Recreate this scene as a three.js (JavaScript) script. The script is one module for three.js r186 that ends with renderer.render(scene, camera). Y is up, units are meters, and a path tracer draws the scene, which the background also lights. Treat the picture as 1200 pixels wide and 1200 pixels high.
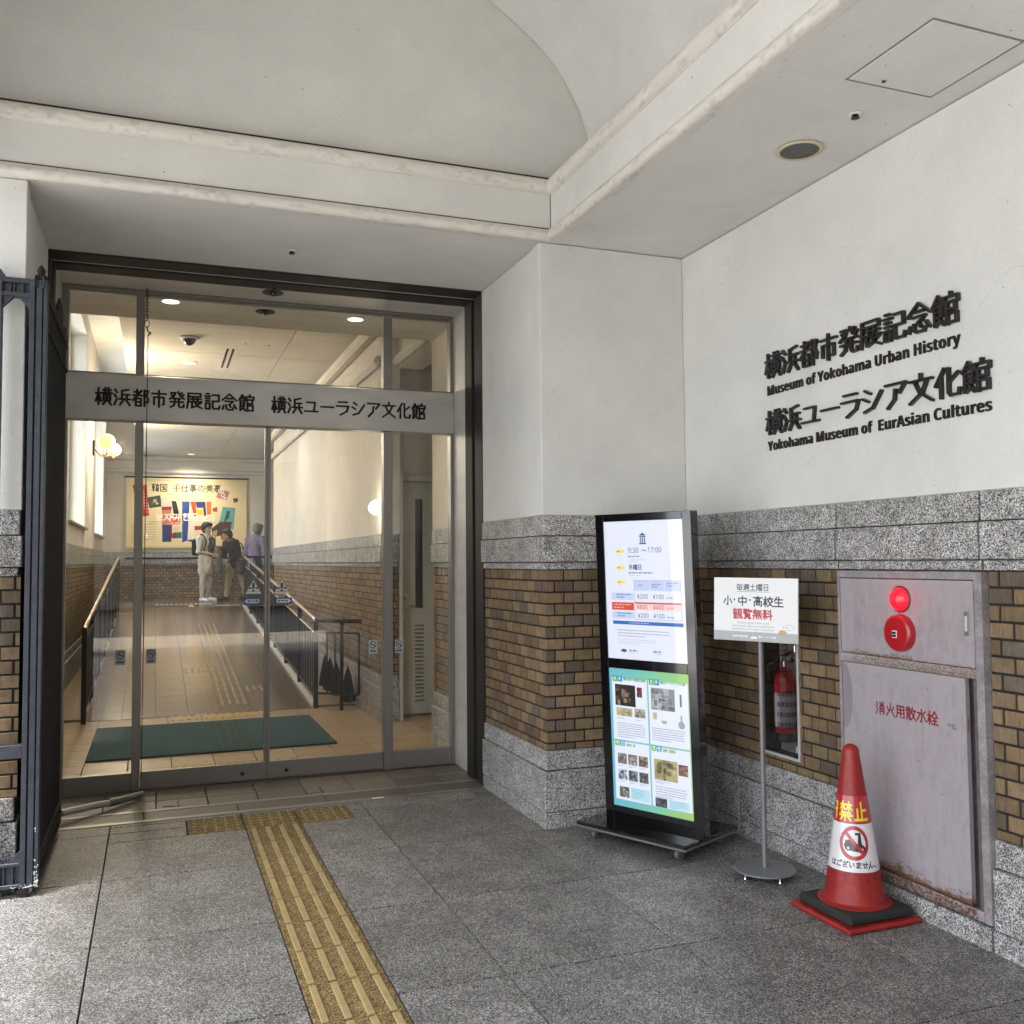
import * as THREE from 'three';
import { FontLoader } from 'three/addons/loaders/FontLoader.js';
import { TextGeometry } from 'three/addons/geometries/TextGeometry.js';
import { mergeGeometries } from 'three/addons/utils/BufferGeometryUtils.js';
import { RectAreaLightUniformsLib } from 'three/addons/lights/RectAreaLightUniformsLib.js';

RectAreaLightUniformsLib.init();
// ---------------------------------------------------------------- camera, sky, sun, exposure
const scene = new THREE.Scene();
const camera = new THREE.PerspectiveCamera(2 * Math.atan(600 / 1106.27) * 180 / Math.PI, 1, 0.05, 400);
camera.position.set(0, 1.475, 0);
camera.rotation.order = 'YXZ';
camera.rotation.set(0.0509, -0.3617, -0.0085);
scene.add(camera);
const renderer = new THREE.WebGLRenderer({ antialias: true });
renderer.toneMapping = THREE.LinearToneMapping;
renderer.toneMappingExposure = 5.0;
renderer.shadowMap.enabled = true;
{ // overcast sky: three times brighter overhead than at the horizon, a little blue
  const W = 256, Hh = 128, d = new Float32Array(W * Hh * 4);
  for (let y = 0; y < Hh; y++) for (let x = 0; x < W; x++) {
    const el = ((y + 0.5) / Hh - 0.5) * Math.PI, s = Math.max(0, Math.sin(el)), l = 0.95 * (1 + 2 * s) / 3 + 0.35, i = (y * W + x) * 4;
    d[i] = l * 0.93; d[i + 1] = l * 0.99; d[i + 2] = l * 1.09; d[i + 3] = 1;
  }
  const t = new THREE.DataTexture(d, W, Hh, THREE.RGBAFormat, THREE.FloatType);
  t.mapping = THREE.EquirectangularReflectionMapping; t.magFilter = THREE.LinearFilter; t.needsUpdate = true;
  scene.background = t; scene.environment = t;
}
const sun = new THREE.DirectionalLight(new THREE.Color(1, 0.965, 0.92), 2.8);
sun.position.set(-2.6, 11, -0.6); sun.target.position.set(0, 0, -3);
sun.castShadow = true; sun.shadow.radius = 22; sun.shadow.mapSize.set(2048, 2048);
Object.assign(sun.shadow.camera, { left: -16, right: 16, top: 16, bottom: -16, near: 0.5, far: 50 });
scene.add(sun, sun.target);

// ---------------------------------------------------------------- helpers
function rng(seed) { let s = seed >>> 0; return () => { s = (s + 0x6d2b79f5) | 0; let t = Math.imul(s ^ (s >>> 15), 1 | s); t = (t + Math.imul(t ^ (t >>> 7), 61 | t)) ^ t; return ((t ^ (t >>> 14)) >>> 0) / 4294967296; }; }
const R0 = rng(7);
const V = (x, y, z) => new THREE.Vector3(x, y, z);
const taken = new Map();
function numbered(n) { const k = taken.get(n) || 0; taken.set(n, k + 1); return k ? n + '_' + String(k).padStart(3, '0') : n; }
function mesh(name, geo, mat, parent, x = 0, y = 0, z = 0, ry = 0) {
  const m = new THREE.Mesh(geo, mat); m.name = name; m.position.set(x, y, z); m.rotation.y = ry; if (parent) parent.add(m); return m;
}
function thing(name, label, category, x = 0, y = 0, z = 0, ry = 0, group) {
  const g = new THREE.Group(); g.name = numbered(name); g.position.set(x, y, z); g.rotation.y = ry;
  g.userData = { label, category }; if (group) g.userData.group = group; scene.add(g); return g;
}
function solo(name, geo, mat, label, category, x = 0, y = 0, z = 0, ry = 0, group) {
  const m = mesh(numbered(name), geo, mat, scene, x, y, z, ry); m.userData = { label, category }; if (group) m.userData.group = group; return m;
}
function structure(name, geo, mat, x = 0, y = 0, z = 0) { const m = mesh(numbered(name), geo, mat, scene, x, y, z); m.userData = { kind: 'structure' }; return m; }
function structureGroup(name) { const g = new THREE.Group(); g.name = numbered(name); g.userData = { kind: 'structure' }; scene.add(g); return g; }

// chamfered box, uv in metres, origin at its centre
function cbox(w, h, d, b = 0.002, uo = 0, vo = 0) {
  b = Math.min(b, w * 0.45, h * 0.45, d * 0.45);
  const X = w / 2, Y = h / 2, Z = d / 2, pos = [], uv = [];
  const quad = (a, bb, c, dd) => {
    const n = new THREE.Vector3().subVectors(bb, a).cross(new THREE.Vector3().subVectors(dd, a));
    const ax = Math.abs(n.x), ay = Math.abs(n.y), az = Math.abs(n.z);
    const f = (p) => (az >= ax && az >= ay ? [p.x, p.y] : ax >= ay ? [p.z, p.y] : [p.x, p.z]);
    for (const p of [a, bb, c, a, c, dd]) { pos.push(p.x, p.y, p.z); const q = f(p); uv.push(q[0] + uo, q[1] + vo); }
  };
  const P = (x, y, z) => V(x, y, z), x = X - b, y = Y - b, z = Z - b;
  quad(P(-x, -y, Z), P(x, -y, Z), P(x, y, Z), P(-x, y, Z)); quad(P(x, -y, -Z), P(-x, -y, -Z), P(-x, y, -Z), P(x, y, -Z));
  quad(P(X, -y, z), P(X, -y, -z), P(X, y, -z), P(X, y, z)); quad(P(-X, -y, -z), P(-X, -y, z), P(-X, y, z), P(-X, y, -z));
  quad(P(-x, Y, z), P(x, Y, z), P(x, Y, -z), P(-x, Y, -z)); quad(P(-x, -Y, -z), P(x, -Y, -z), P(x, -Y, z), P(-x, -Y, z));
  for (const sx of [1, -1]) for (const sz of [1, -1]) { const q = [P(sx * x, -y, sz * Z), P(sx * X, -y, sz * z), P(sx * X, y, sz * z), P(sx * x, y, sz * Z)]; sx * sz > 0 ? quad(...q) : quad(...q.reverse()); }
  for (const sy of [1, -1]) for (const sz of [1, -1]) { const q = [P(-x, sy * y, sz * Z), P(x, sy * y, sz * Z), P(x, sy * Y, sz * z), P(-x, sy * Y, sz * z)]; sy * sz > 0 ? quad(...q) : quad(...q.reverse()); }
  for (const sy of [1, -1]) for (const sx of [1, -1]) { const q = [P(sx * X, sy * y, -z), P(sx * x, sy * Y, -z), P(sx * x, sy * Y, z), P(sx * X, sy * y, z)]; sx * sy > 0 ? quad(...q) : quad(...q.reverse()); }
  const tri = (a, bb, c) => { for (const p of [a, bb, c]) { pos.push(p.x, p.y, p.z); uv.push(p.x + uo, p.y + vo); } };
  for (const sx of [1, -1]) for (const sy of [1, -1]) for (const sz of [1, -1]) { const q = [P(sx * X, sy * y, sz * z), P(sx * x, sy * Y, sz * z), P(sx * x, sy * y, sz * Z)]; sx * sy * sz > 0 ? tri(...q) : tri(...q.reverse()); }
  const g = new THREE.BufferGeometry();
  g.setAttribute('position', new THREE.Float32BufferAttribute(pos, 3)); g.setAttribute('uv', new THREE.Float32BufferAttribute(uv, 2)); g.computeVertexNormals(); return g;
}
// box between two corners, as geometry
function bb(x0, x1, y0, y1, z0, z1, b = 0.002) { const g = cbox(x1 - x0, y1 - y0, z1 - z0, b, R0() * 3, R0() * 3); g.translate((x0 + x1) / 2, (y0 + y1) / 2, (z0 + z1) / 2); return g; }
function clean(g) { g = g.index ? g.toNonIndexed() : g; const o = new THREE.BufferGeometry(); for (const k of ['position', 'normal', 'uv']) if (g.attributes[k]) o.setAttribute(k, g.attributes[k]); if (!o.attributes.normal) o.computeVertexNormals(); return o; }
const merge = (list) => mergeGeometries(list.map(clean));
function tube(points, r, seg = 8, closed = false, steps) { return new THREE.TubeGeometry(new THREE.CatmullRomCurve3(points, closed, 'catmullrom', 0.1), steps || points.length * 6, r, seg, closed); }
function rod(a, b, r, seg = 10, r2 = r) { const d = new THREE.Vector3().subVectors(b, a), g = new THREE.CylinderGeometry(r2, r, d.length(), seg); g.translate(0, d.length() / 2, 0); g.applyQuaternion(new THREE.Quaternion().setFromUnitVectors(V(0, 1, 0), d.clone().normalize())); g.translate(a.x, a.y, a.z); return g; }
function lathe(pts, seg = 32) { return new THREE.LatheGeometry(pts.map(([r, y]) => new THREE.Vector2(r, y)), seg); }
// rectangles [a0,a1,b0,b1] minus holes
function subtract(rect, holes) {
  let out = [rect];
  for (const h of holes) {
    const nx = [];
    for (const r of out) {
      if (h[0] >= r[1] || h[1] <= r[0] || h[2] >= r[3] || h[3] <= r[2]) { nx.push(r); continue; }
      const a0 = Math.max(r[0], h[0]), a1 = Math.min(r[1], h[1]);
      if (h[0] > r[0]) nx.push([r[0], h[0], r[2], r[3]]);
      if (h[1] < r[1]) nx.push([h[1], r[1], r[2], r[3]]);
      if (h[2] > r[2]) nx.push([a0, a1, r[2], h[2]]);
      if (h[3] < r[3]) nx.push([a0, a1, h[3], r[3]]);
    }
    out = nx;
  }
  return out;
}

// ---------------------------------------------------------------- textures
function dataTex(W, Hh, f, srgb = true) {
  const d = new Uint8Array(W * Hh * 4);
  for (let y = 0; y < Hh; y++) for (let x = 0; x < W; x++) { const c = f(x, y), i = (y * W + x) * 4; d[i] = Math.max(0, Math.min(255, c[0])); d[i + 1] = Math.max(0, Math.min(255, c[1])); d[i + 2] = Math.max(0, Math.min(255, c[2])); d[i + 3] = 255; }
  const t = new THREE.DataTexture(d, W, Hh); t.magFilter = THREE.LinearFilter; t.minFilter = THREE.LinearMipmapLinearFilter; t.generateMipmaps = true; t.wrapS = t.wrapT = THREE.RepeatWrapping; if (srgb) t.colorSpace = THREE.SRGBColorSpace; t.needsUpdate = true; return t;
}
function rep(t, metresX, metresY = metresX) { const c = t.clone(); c.repeat.set(1 / metresX, 1 / metresY); c.needsUpdate = true; return c; }
// tileable value noise on an n x n lattice
function noiseGrid(n, seed) { const r = rng(seed), g = new Float32Array(n * n); for (let i = 0; i < n * n; i++) g[i] = r(); return (u, v) => { u = (u - Math.floor(u)) * n; v = (v - Math.floor(v)) * n; const x = Math.floor(u) % n, y = Math.floor(v) % n, fx = u - Math.floor(u), fy = v - Math.floor(v), a = fx * fx * (3 - 2 * fx), b = fy * fy * (3 - 2 * fy), X = (x + 1) % n, Y = (y + 1) % n; return (g[y * n + x] * (1 - a) + g[y * n + X] * a) * (1 - b) + (g[Y * n + x] * (1 - a) + g[Y * n + X] * a) * b; }; }
// granite: crystal cells of a few millimetres, some black, some white
function graniteTex(seed, cells, tone) {
  const N = 1024, r = rng(seed), px = new Float32Array(cells * cells), py = new Float32Array(cells * cells), val = new Float32Array(cells * cells), big = noiseGrid(9, seed + 1), mid = noiseGrid(33, seed + 2);
  for (let i = 0; i < cells * cells; i++) { px[i] = r(); py[i] = r(); const k = r(); val[i] = k < tone.black ? 0.2 + 0.16 * r() : k < tone.black + tone.white ? 0.86 + 0.14 * r() : 0.48 + 0.3 * r(); }
  return dataTex(N, N, (x, y) => {
    const u = x / N * cells, v = y / N * cells, cx = Math.floor(u), cy = Math.floor(v); let best = 9, bv = 0;
    for (let j = -1; j <= 1; j++) for (let i = -1; i <= 1; i++) { const X = (cx + i + cells) % cells, Y = (cy + j + cells) % cells, k = Y * cells + X, dx = cx + i + px[k] - u, dy = cy + j + py[k] - v, dd = dx * dx + dy * dy; if (dd < best) { best = dd; bv = val[k]; } }
    const m = 0.83 + 0.2 * big(x / N, y / N) + 0.16 * mid(x / N, y / N), l = 255 * bv * m;
    return [l * tone.r, l * tone.g, l * tone.b];
  });
}
const texGraniteWall = rep(graniteTex(11, 250, { black: 0.24, white: 0.32, r: 1, g: 0.985, b: 0.97 }), 0.9);
const texGraniteFloor = rep(graniteTex(23, 250, { black: 0.26, white: 0.14, r: 1, g: 0.98, b: 0.96 }), 1.0);
const plasterBig = noiseGrid(6, 41), plasterMid = noiseGrid(23, 42), plasterFine = noiseGrid(170, 43);
const pits = new Float32Array(1024 * 1024); { const r = rng(99); for (let i = 0; i < 130; i++) { const cx = Math.floor(r() * 1020), cy = Math.floor(r() * 1020), s = 1 + Math.floor(r() * 2.2), a = 0.1 + 0.3 * r() * r(); for (let y = 0; y < s; y++) for (let x = 0; x < s + 1; x++) pits[(cy + y) * 1024 + cx + x] = a; } for (let k = 0; k < 5; k++) { let x = r() * 1000, y = r() * 1000, a = r() * 6.28; for (let i = 0; i < 150 + 160 * r(); i++) { a += (r() - 0.5) * 0.24; x += Math.cos(a); y += Math.sin(a); if (x < 1 || y < 1 || x > 1022 || y > 1022) break; pits[Math.floor(y) * 1024 + Math.floor(x)] = 0.1; } } }
const texPlaster = rep(dataTex(1024, 1024, (x, y) => { const u = x / 1024, v = y / 1024, m = 0.5 * plasterBig(u, v) + 0.3 * plasterMid(u, v) + 0.2 * plasterFine(u, v); const l = (232 + 22 * (m - 0.5)) * (1 - pits[y * 1024 + x]); return [l, l * 0.994, l * 0.978]; }), 2.4);
const texPlasterBump = rep(dataTex(512, 512, (x, y) => { const l = 255 * (0.5 * plasterFine(x / 512, y / 512) + 0.3 * plasterMid(x / 512, y / 512) + 0.2 * R0()); return [l, l, l]; }, false), 0.7);
const streakN = noiseGrid(64, 51), streakF = noiseGrid(16, 52);
const texBrick = rep(dataTex(512, 512, (x, y) => { const u = x / 512, v = y / 512, m = 0.55 * streakN(u * 1, v * 0.12) + 0.25 * streakF(u, v) + 0.2 * R0(); const l = 218 + 74 * (m - 0.5); return [l, l, l]; }), 0.32);
const grimeN = noiseGrid(20, 61), grimeM = noiseGrid(90, 62);
const texMoulding = rep(dataTex(1024, 256, (x, y) => { const u = x / 1024, v = y / 256, a = grimeM(u, v * 0.3) * grimeN(u, v); const k = a > 0.3 ? Math.min(1, (a - 0.3) * 2.4) : 0; const l = 238 - 26 * k * (0.6 + 0.4 * R0()) - 12 * plasterMid(u, v); return [l, l * 0.985, l * 0.955]; }), 2.2, 0.4);
const texTile = rep(dataTex(512, 512, (x, y) => { const u = x / 512, v = y / 512, m = 0.4 * plasterMid(u, v) + 0.3 * streakN(u, v) + 0.3 * R0(); const l = 228 + 50 * (m - 0.5); return [l, l, l]; }), 0.6);
const texSteel = rep(dataTex(512, 256, (x, y) => { const l = 226 + 7 * (streakN(x / 512 * 0.2, y / 256) - 0.5) + 8 * (R0() - 0.5) + 20 * (plasterBig(x / 512, y / 256) - 0.5); return [l, l, l]; }), 1.1, 0.4);
const texScuff = rep(dataTex(512, 512, (x, y) => { const u = x / 512, v = y / 512, k = plasterMid(u, v) * 0.5 + grimeM(u, v) * 0.5; const l = 205 + 70 * (k - 0.5); return [l, l, l]; }), 0.8);

// ---------------------------------------------------------------- materials
const lin = (r, g, b) => new THREE.Color().setRGB(r, g, b);
const std = (c, rough, o = {}) => new THREE.MeshStandardMaterial({ color: c, roughness: rough, ...o });
const phy = (c, rough, o = {}) => new THREE.MeshPhysicalMaterial({ color: c, roughness: rough, ...o });
const M = {
  graniteWall: std(lin(0.62, 0.62, 0.62), 0.55, { map: texGraniteWall }),
  graniteFloor: std(lin(0.38, 0.38, 0.38), 0.5, { map: texGraniteFloor, bumpMap: texGraniteFloor, bumpScale: 0.0004 }),
  plaster: std(lin(0.86, 0.86, 0.85), 0.85, { map: texPlaster, bumpMap: texPlasterBump, bumpScale: 0.0012 }),
  moulding: std(lin(0.86, 0.85, 0.83), 0.75, { map: texMoulding }),
  soffit: std(lin(0.86, 0.86, 0.85), 0.85, { map: texPlaster }),
  mortar: std(lin(0.02, 0.018, 0.016), 0.9),
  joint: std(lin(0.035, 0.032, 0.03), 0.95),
  darkFrame: phy(lin(0.008, 0.0075, 0.0075), 0.65),
  steel: phy(lin(0.66, 0.635, 0.59), 0.45, { metalness: 0.5, map: texSteel }),
  steelLight: phy(lin(0.72, 0.7, 0.66), 0.45, { metalness: 0.15, map: texSteel }),
  alu: phy(lin(0.25, 0.235, 0.215), 0.4, { metalness: 0.6 }),
  chrome: phy(lin(0.7, 0.7, 0.68), 0.18, { metalness: 1 }),
  brass: phy(lin(0.62, 0.5, 0.36), 0.25, { metalness: 1 }),
  black: phy(lin(0.01, 0.01, 0.01), 0.4),
  blackGloss: phy(lin(0.006, 0.006, 0.007), 0.12, { clearcoat: 1, clearcoatRoughness: 0.05 }),
  letter: phy(lin(0.014, 0.011, 0.011), 0.35),
  vinyl: std(lin(0.006, 0.005, 0.005), 0.7),
  glass: phy(lin(0.97, 0.985, 0.98), 0.0, { transmission: 1, thickness: 0, ior: 1.5 }),
  gate: std(lin(0.052, 0.06, 0.08), 0.5, { map: texScuff, metalness: 0.1 }),
  gateDark: std(lin(0.006, 0.006, 0.008), 0.75, { map: texScuff }),
  chip: std(lin(0.62, 0.62, 0.6), 0.7),
  yellow: std(lin(0.46, 0.34, 0.145), 0.6, { map: texTile }),
  yellowBase: std(lin(0.5, 0.355, 0.155), 0.8, { map: rep(graniteTex(31, 120, { black: 0.16, white: 0.16, r: 1, g: 0.97, b: 0.9 }), 0.5) }),
  stripTile: std(lin(0.2, 0.165, 0.13), 0.5, { map: texTile }),
  stripTileDark: std(lin(0.13, 0.11, 0.092), 0.5, { map: texTile }),
  rubber: std(lin(0.02, 0.02, 0.02), 0.8),
  cabinet: phy(lin(0.46, 0.42, 0.435), 0.48, { map: texScuff }),
  warmWall: std(lin(0.8, 0.755, 0.69), 0.85, { map: texPlaster }),
  intCeil: std(lin(0.8, 0.77, 0.72), 0.85, { map: texPlaster }),
  intTile: [0, 1, 2].map((i) => std(lin(0.38 + 0.03 * i, 0.275 + 0.022 * i, 0.165 + 0.013 * i), 0.3, { map: texTile })),
  rampTile: [0, 1, 2].map((i) => std(lin(0.135 + 0.013 * i, 0.1 + 0.01 * i, 0.075 + 0.008 * i), 0.2, { map: texTile })),
  rampBar: std(lin(0.3, 0.235, 0.14), 0.4, { map: texTile }),
  intYellow: std(lin(0.46, 0.31, 0.12), 0.45, { map: texTile }),
  doorPaint: std(lin(0.55, 0.53, 0.47), 0.5),
  skin: std(lin(0.5, 0.31, 0.22), 0.6), hair: std(lin(0.012, 0.01, 0.009), 0.6), hairGrey: std(lin(0.2, 0.18, 0.15), 0.7),
  cream: std(lin(0.66, 0.6, 0.5), 0.9), khaki: std(lin(0.5, 0.45, 0.36), 0.9), blackCloth: std(lin(0.015, 0.015, 0.017), 0.95), khakiDark: std(lin(0.4, 0.34, 0.23), 0.9), lilac: std(lin(0.3, 0.27, 0.33), 0.9), darkPrint: std(lin(0.05, 0.05, 0.06), 0.9),
  red: phy(lin(0.5, 0.028, 0.024), 0.42, { map: texScuff, bumpMap: texScuff, bumpScale: 0.0006 }), white: std(lin(0.8, 0.8, 0.8), 0.5),
};
const brickColours = [[0.28, 0.185, 0.095], [0.31, 0.2, 0.1], [0.24, 0.16, 0.085], [0.35, 0.24, 0.13], [0.2, 0.132, 0.073], [0.3, 0.21, 0.115], [0.165, 0.117, 0.08], [0.33, 0.215, 0.115], [0.2, 0.15, 0.11], [0.26, 0.18, 0.1]];
const MB = brickColours.map((c) => std(lin(...c), 0.62, { map: texBrick, bumpMap: texBrick, bumpScale: 0.0006 }));
const MBmerged = std(lin(0.31, 0.21, 0.115), 0.6, { map: texBrick, vertexColors: true });

// ---------------------------------------------------------------- stroke lettering (100 x 100 box, y down)
const C = {
  木: '6,32 94,32|50,3 50,98|48,34 8,80|52,34 92,80', 黄: '10,14 90,14|34,2 34,30|66,2 66,30|2,30 98,30|18,42 82,42 82,74 18,74 18,42|18,58 82,58|50,30 50,74|36,78 12,98|64,78 90,98',
  氵: '18,8 60,24|4,36 46,52|8,96 56,64', 兵: '82,5 24,14|24,12 24,62|24,36 92,36|66,36 66,62|2,62 98,62|34,70 8,97|64,70 92,97', 者: '14,16 74,16|44,2 44,36|2,36 98,36|88,8 4,66|32,54 82,54 82,97 32,97 32,54|32,75 82,75',
  阝: '14,4 14,98|14,8 80,8 52,38 84,58 72,76 42,74', 癶: '14,22 84,22 58,62 6,94|28,44 54,64', 言: '28,5 72,5|6,20 94,20|22,34 78,34|22,48 78,48|22,62 78,62 78,96 22,96 22,62', 己: '8,10 86,10 86,48|8,48 86,48|12,48 12,84 22,94 86,94 96,78',
  食: '50,2 2,34|50,2 98,34|34,24 68,24|22,38 82,38 82,68 22,68|22,53 82,53|22,38 22,96 60,84|50,68 98,97', 官: '50,0 50,13|5,30 5,13 95,13 95,30|22,30 78,30 78,54 22,54|22,66 86,66 86,96 22,96|22,28 22,99',
  日: '12,6 88,6 88,94 12,94 12,6|12,50 88,50', 月: '20,5 20,62 6,97|20,6 86,6 86,90 70,92|20,34 86,34|20,62 86,62', 田: '8,8 92,8 92,92 8,92 8,8|8,50 92,50|50,8 50,92', ヨ: '8,10 90,10 90,90 4,90|14,50 90,50', 隹: '32,2 6,38|22,24 22,98|22,27 96,27|22,49 90,49|22,71 90,71|22,95 98,95|60,27 60,95|66,4 58,26',
  見: '18,4 82,4 82,62 18,62 18,4|18,23 82,23|18,43 82,43|36,62 28,84 4,97|62,62 62,86 70,95 95,95 97,80', 交: '50,2 50,19|4,20 96,20|32,29 10,50|68,29 92,50|76,44 52,76 6,97|26,44 50,76 96,97', 肖: '50,2 50,32|18,8 32,26|82,8 68,26|18,98 18,36 82,36 82,90 70,92|18,56 82,56|18,75 82,75', 攵: '40,2 8,46|28,24 96,24|80,24 60,66 4,97|30,40 56,72 97,97', 全: '50,2 4,42|50,2 96,42|26,46 74,46|24,69 76,69|50,46 50,94|6,95 94,95', 米: '50,3 50,98|6,44 94,44|20,10 34,32|80,10 66,32|48,46 8,84|52,46 92,84', 斗: '18,10 42,22|10,34 36,46|2,70 98,60|70,3 70,98', イ: '80,2 4,54|46,30 46,98', 古: '4,28 96,28|50,4 50,52|20,52 80,52 80,94 20,94 20,52', 亻士: '2,40 98,40|50,4 50,92|10,92 90,92', 臣: '14,5 14,95 96,95|14,5 92,5|14,34 82,34 82,66 14,66|46,5 46,34|46,66 46,95',
};
const A = {
  横: [['木', 0, 0, 38, 100], ['黄', 38, 0, 62, 100]], 浜: [['氵', 0, 0, 30, 100], ['兵', 30, 0, 70, 100]], 都: [['者', 0, 0, 62, 100], ['阝', 68, 0, 32, 100]], 市: '50,2 50,20|6,20 94,20|20,84 20,42 80,42 80,82 70,84|50,20 50,98',
  発: '12,10 42,10 30,32 4,48|16,22 28,34|58,4 70,26 96,46|82,8 70,20|94,20 80,32|26,44 74,44|10,64 92,64|38,44 38,66 32,84 10,97|62,44 62,88 70,95 92,93 93,80', 展: '10,27 88,27 88,8 10,8 10,52 3,96|24,42 92,42|42,30 42,58|68,30 68,58|16,58 96,58|34,58 34,93 56,85|90,64 66,76|52,58 66,82 97,96',
  記: [['言', 0, 0, 44, 100], ['己', 48, 2, 52, 98]], 念: '50,1 3,40|50,1 97,40|32,28 68,28|22,45 76,45 52,63|14,72 7,92|30,68 30,88 40,96 70,96 75,84|48,64 58,79|80,67 94,87', 館: [['食', 0, 0, 44, 100], ['官', 44, 0, 56, 100]],
  ユ: '18,26 76,26 68,82|3,82 97,82', ー: '6,50 94,50', ラ: '18,14 82,14|6,40 90,40 78,72 32,96', シ: '16,14 40,27|5,42 30,55|12,92 52,80 93,26', ア: '5,14 93,14 66,46|48,34 44,68 14,96', 文: '50,1 50,20|4,22 96,22|76,22 56,64 4,97|24,22 46,64 96,97', 化: '38,3 3,56|24,32 24,98|92,22 54,50|54,5 54,84 62,94 92,94 96,76',
  毎: '28,2 5,32|22,16 93,16|26,34 82,34 75,90 62,96|27,34 17,87 82,87|2,61 98,61|54,36 48,86', 週: '12,8 24,22|4,40 24,40 20,72 3,90|12,82 36,91 98,95|38,8 38,60 31,78|38,8 92,8 92,74 82,76|47,23 84,23|65,12 65,39|47,39 84,39|50,51 80,51 80,70 50,70 50,51', 土: '16,38 84,38|50,5 50,92|4,92 96,92', 曜: [['日', 0, 12, 32, 76], ['ヨ', 36, 2, 28, 32], ['ヨ', 68, 2, 30, 32], ['隹', 34, 38, 66, 60]], 小: '50,4 50,94 38,90|24,34 6,74|76,34 94,74', 中: '8,24 92,24 92,64 8,64 8,24|50,3 50,98', '・': '44,50 56,50|44,46 56,46|44,54 56,54',
  高: '50,0 50,12|4,13 96,13|32,25 68,25 68,41 32,41 32,25|12,98 12,52 88,52 88,94 78,96|34,65 66,65 66,84 34,84 34,65', 校: [['木', 0, 0, 40, 100], ['交', 40, 0, 60, 100]], 生: '30,5 6,42|20,27 90,27|52,3 52,94|16,58 86,58|3,94 97,94',
  観: [['隹', 0, 14, 50, 86], ['見', 50, 0, 50, 100]], 覧: [['臣', 4, 2, 44, 42], ['見', 12, 46, 76, 54]], 無: '26,2 4,28|18,15 95,15|24,18 24,64|41,15 41,64|59,15 59,64|76,15 76,64|8,40 94,40|3,64 97,64|14,74 6,96|38,75 42,95|60,75 66,95|82,73 94,96', 料: [['米', 0, 2, 46, 96], ['斗', 48, 0, 52, 100]],
  消: [['氵', 0, 0, 30, 100], ['肖', 32, 0, 68, 100]], 火: '18,30 28,54|84,26 70,52|50,4 50,42 8,97|50,42 94,97', 用: '16,7 16,66 5,97|16,8 87,8 87,92 76,94|51,8 51,96|16,36 87,36|16,62 87,62', 散: [['月', 2, 44, 44, 54], ['攵', 46, 0, 54, 100]], 水: '50,2 50,96 38,92|8,30 38,30 6,84|88,14 56,42|54,34 96,86', 栓: [['木', 0, 0, 40, 100], ['全', 40, 0, 60, 100]],
  禁: [['木', 2, 0, 46, 50], ['木', 52, 0, 46, 50]], 止: '52,5 52,92|52,44 92,44|20,38 20,92|2,92 98,92', 月: [['月', 8, 0, 84, 100]], 日: [['日', 12, 2, 76, 96]],
  ご: '18,22 74,22 68,30|16,60 20,84 80,84|78,4 86,14|90,0 98,10', ざ: '10,26 84,26|42,4 66,58 24,52|18,66 26,88 76,88|84,4 90,14|94,0 99,9', い: '14,20 18,72 30,84 38,70|72,26 84,66', ま: '12,22 88,22|16,44 84,44|52,4 52,78 28,90 14,78 30,68 84,90', せ: '4,38 96,38|70,8 68,64 58,64|28,18 28,84 84,86', ん: '48,6 6,94 40,56 50,90 68,92 94,62', は: '14,8 12,90|38,30 94,30|70,6 70,80 50,90 40,78 56,68 94,90', '。': '20,74 36,74 36,90 20,90 20,74',
  韓: [['日', 10, 26, 30, 34], ['古', 54, 2, 44, 50], ['田', 58, 56, 36, 40]], 国: '8,6 92,6 92,95 8,95 8,6|26,26 74,26|28,48 72,48|24,74 76,74|50,26 50,74|62,58 70,66', 手: '80,4 20,14|12,36 88,36|4,60 96,60|52,10 52,94 36,92', 仕: [['イ', 0, 0, 42, 100], ['亻士', 38, 0, 62, 100]], 事: '6,12 94,12|26,24 74,24 74,38 26,38 26,24|14,50 80,50 80,78 14,78|4,64 96,64|50,2 50,96 36,92', の: '54,16 46,70 22,80 8,58 20,26 54,14 90,30 92,60 58,92', 美: '30,2 38,14|70,2 62,14|8,18 92,18|16,32 84,32|4,46 96,46|50,18 50,46|8,64 92,64|50,52 46,70 6,97|52,68 94,97',
  한: '26,6 44,6|10,18 60,18|24,32 46,32 46,50 24,50 24,32|78,4 78,64|78,34 94,34|24,68 24,92 84,92', 국: '16,8 84,8 84,34|4,48 96,48|50,48 50,66|16,68 84,68 84,96', 가: '10,12 50,12 44,60 10,84|74,4 74,96|74,48 94,48', 자: '8,14 56,14|34,14 34,40 6,84|36,44 58,82|76,4 76,96|76,48 94,48', 나: '12,12 12,72 58,66|76,4 76,96|76,44 94,44', 보: '20,8 20,52 80,52 80,8|20,30 80,30|50,54 50,84|4,86 96,86',
};
A.禁 = [...A.禁, '*14,58 86,58|4,72 96,72|50,72 50,98|28,80 12,96|72,80 88,96']; A.観 = ['*18,0 4,16|8,10 48,10', ...A.観]; A.覧 = [...A.覧, '*62,2 52,22|56,14 96,14|64,28 90,28']; A.散 = ['*4,14 46,14|16,2 16,30|34,2 34,30|0,31 50,31', ...A.散]; A.韓 = ['*6,12 44,12|25,2 25,98|2,78 48,78', ...A.韓];
function strokes(ch) {
  const parse = (s) => s.split('|').map((p) => p.trim().split(' ').map((q) => q.split(',').map(Number)));
  const g = A[ch]; if (!g) return null;
  if (typeof g === 'string') return parse(g);
  const out = [];
  for (const e of g) { if (typeof e === 'string') out.push(...parse(e.slice(1))); else { const [k, x, y, w, h] = e; for (const p of parse(C[k])) out.push(p.map(([a, b]) => [x + a * w / 100, y + b * h / 100])); } }
  return out;
}
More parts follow.
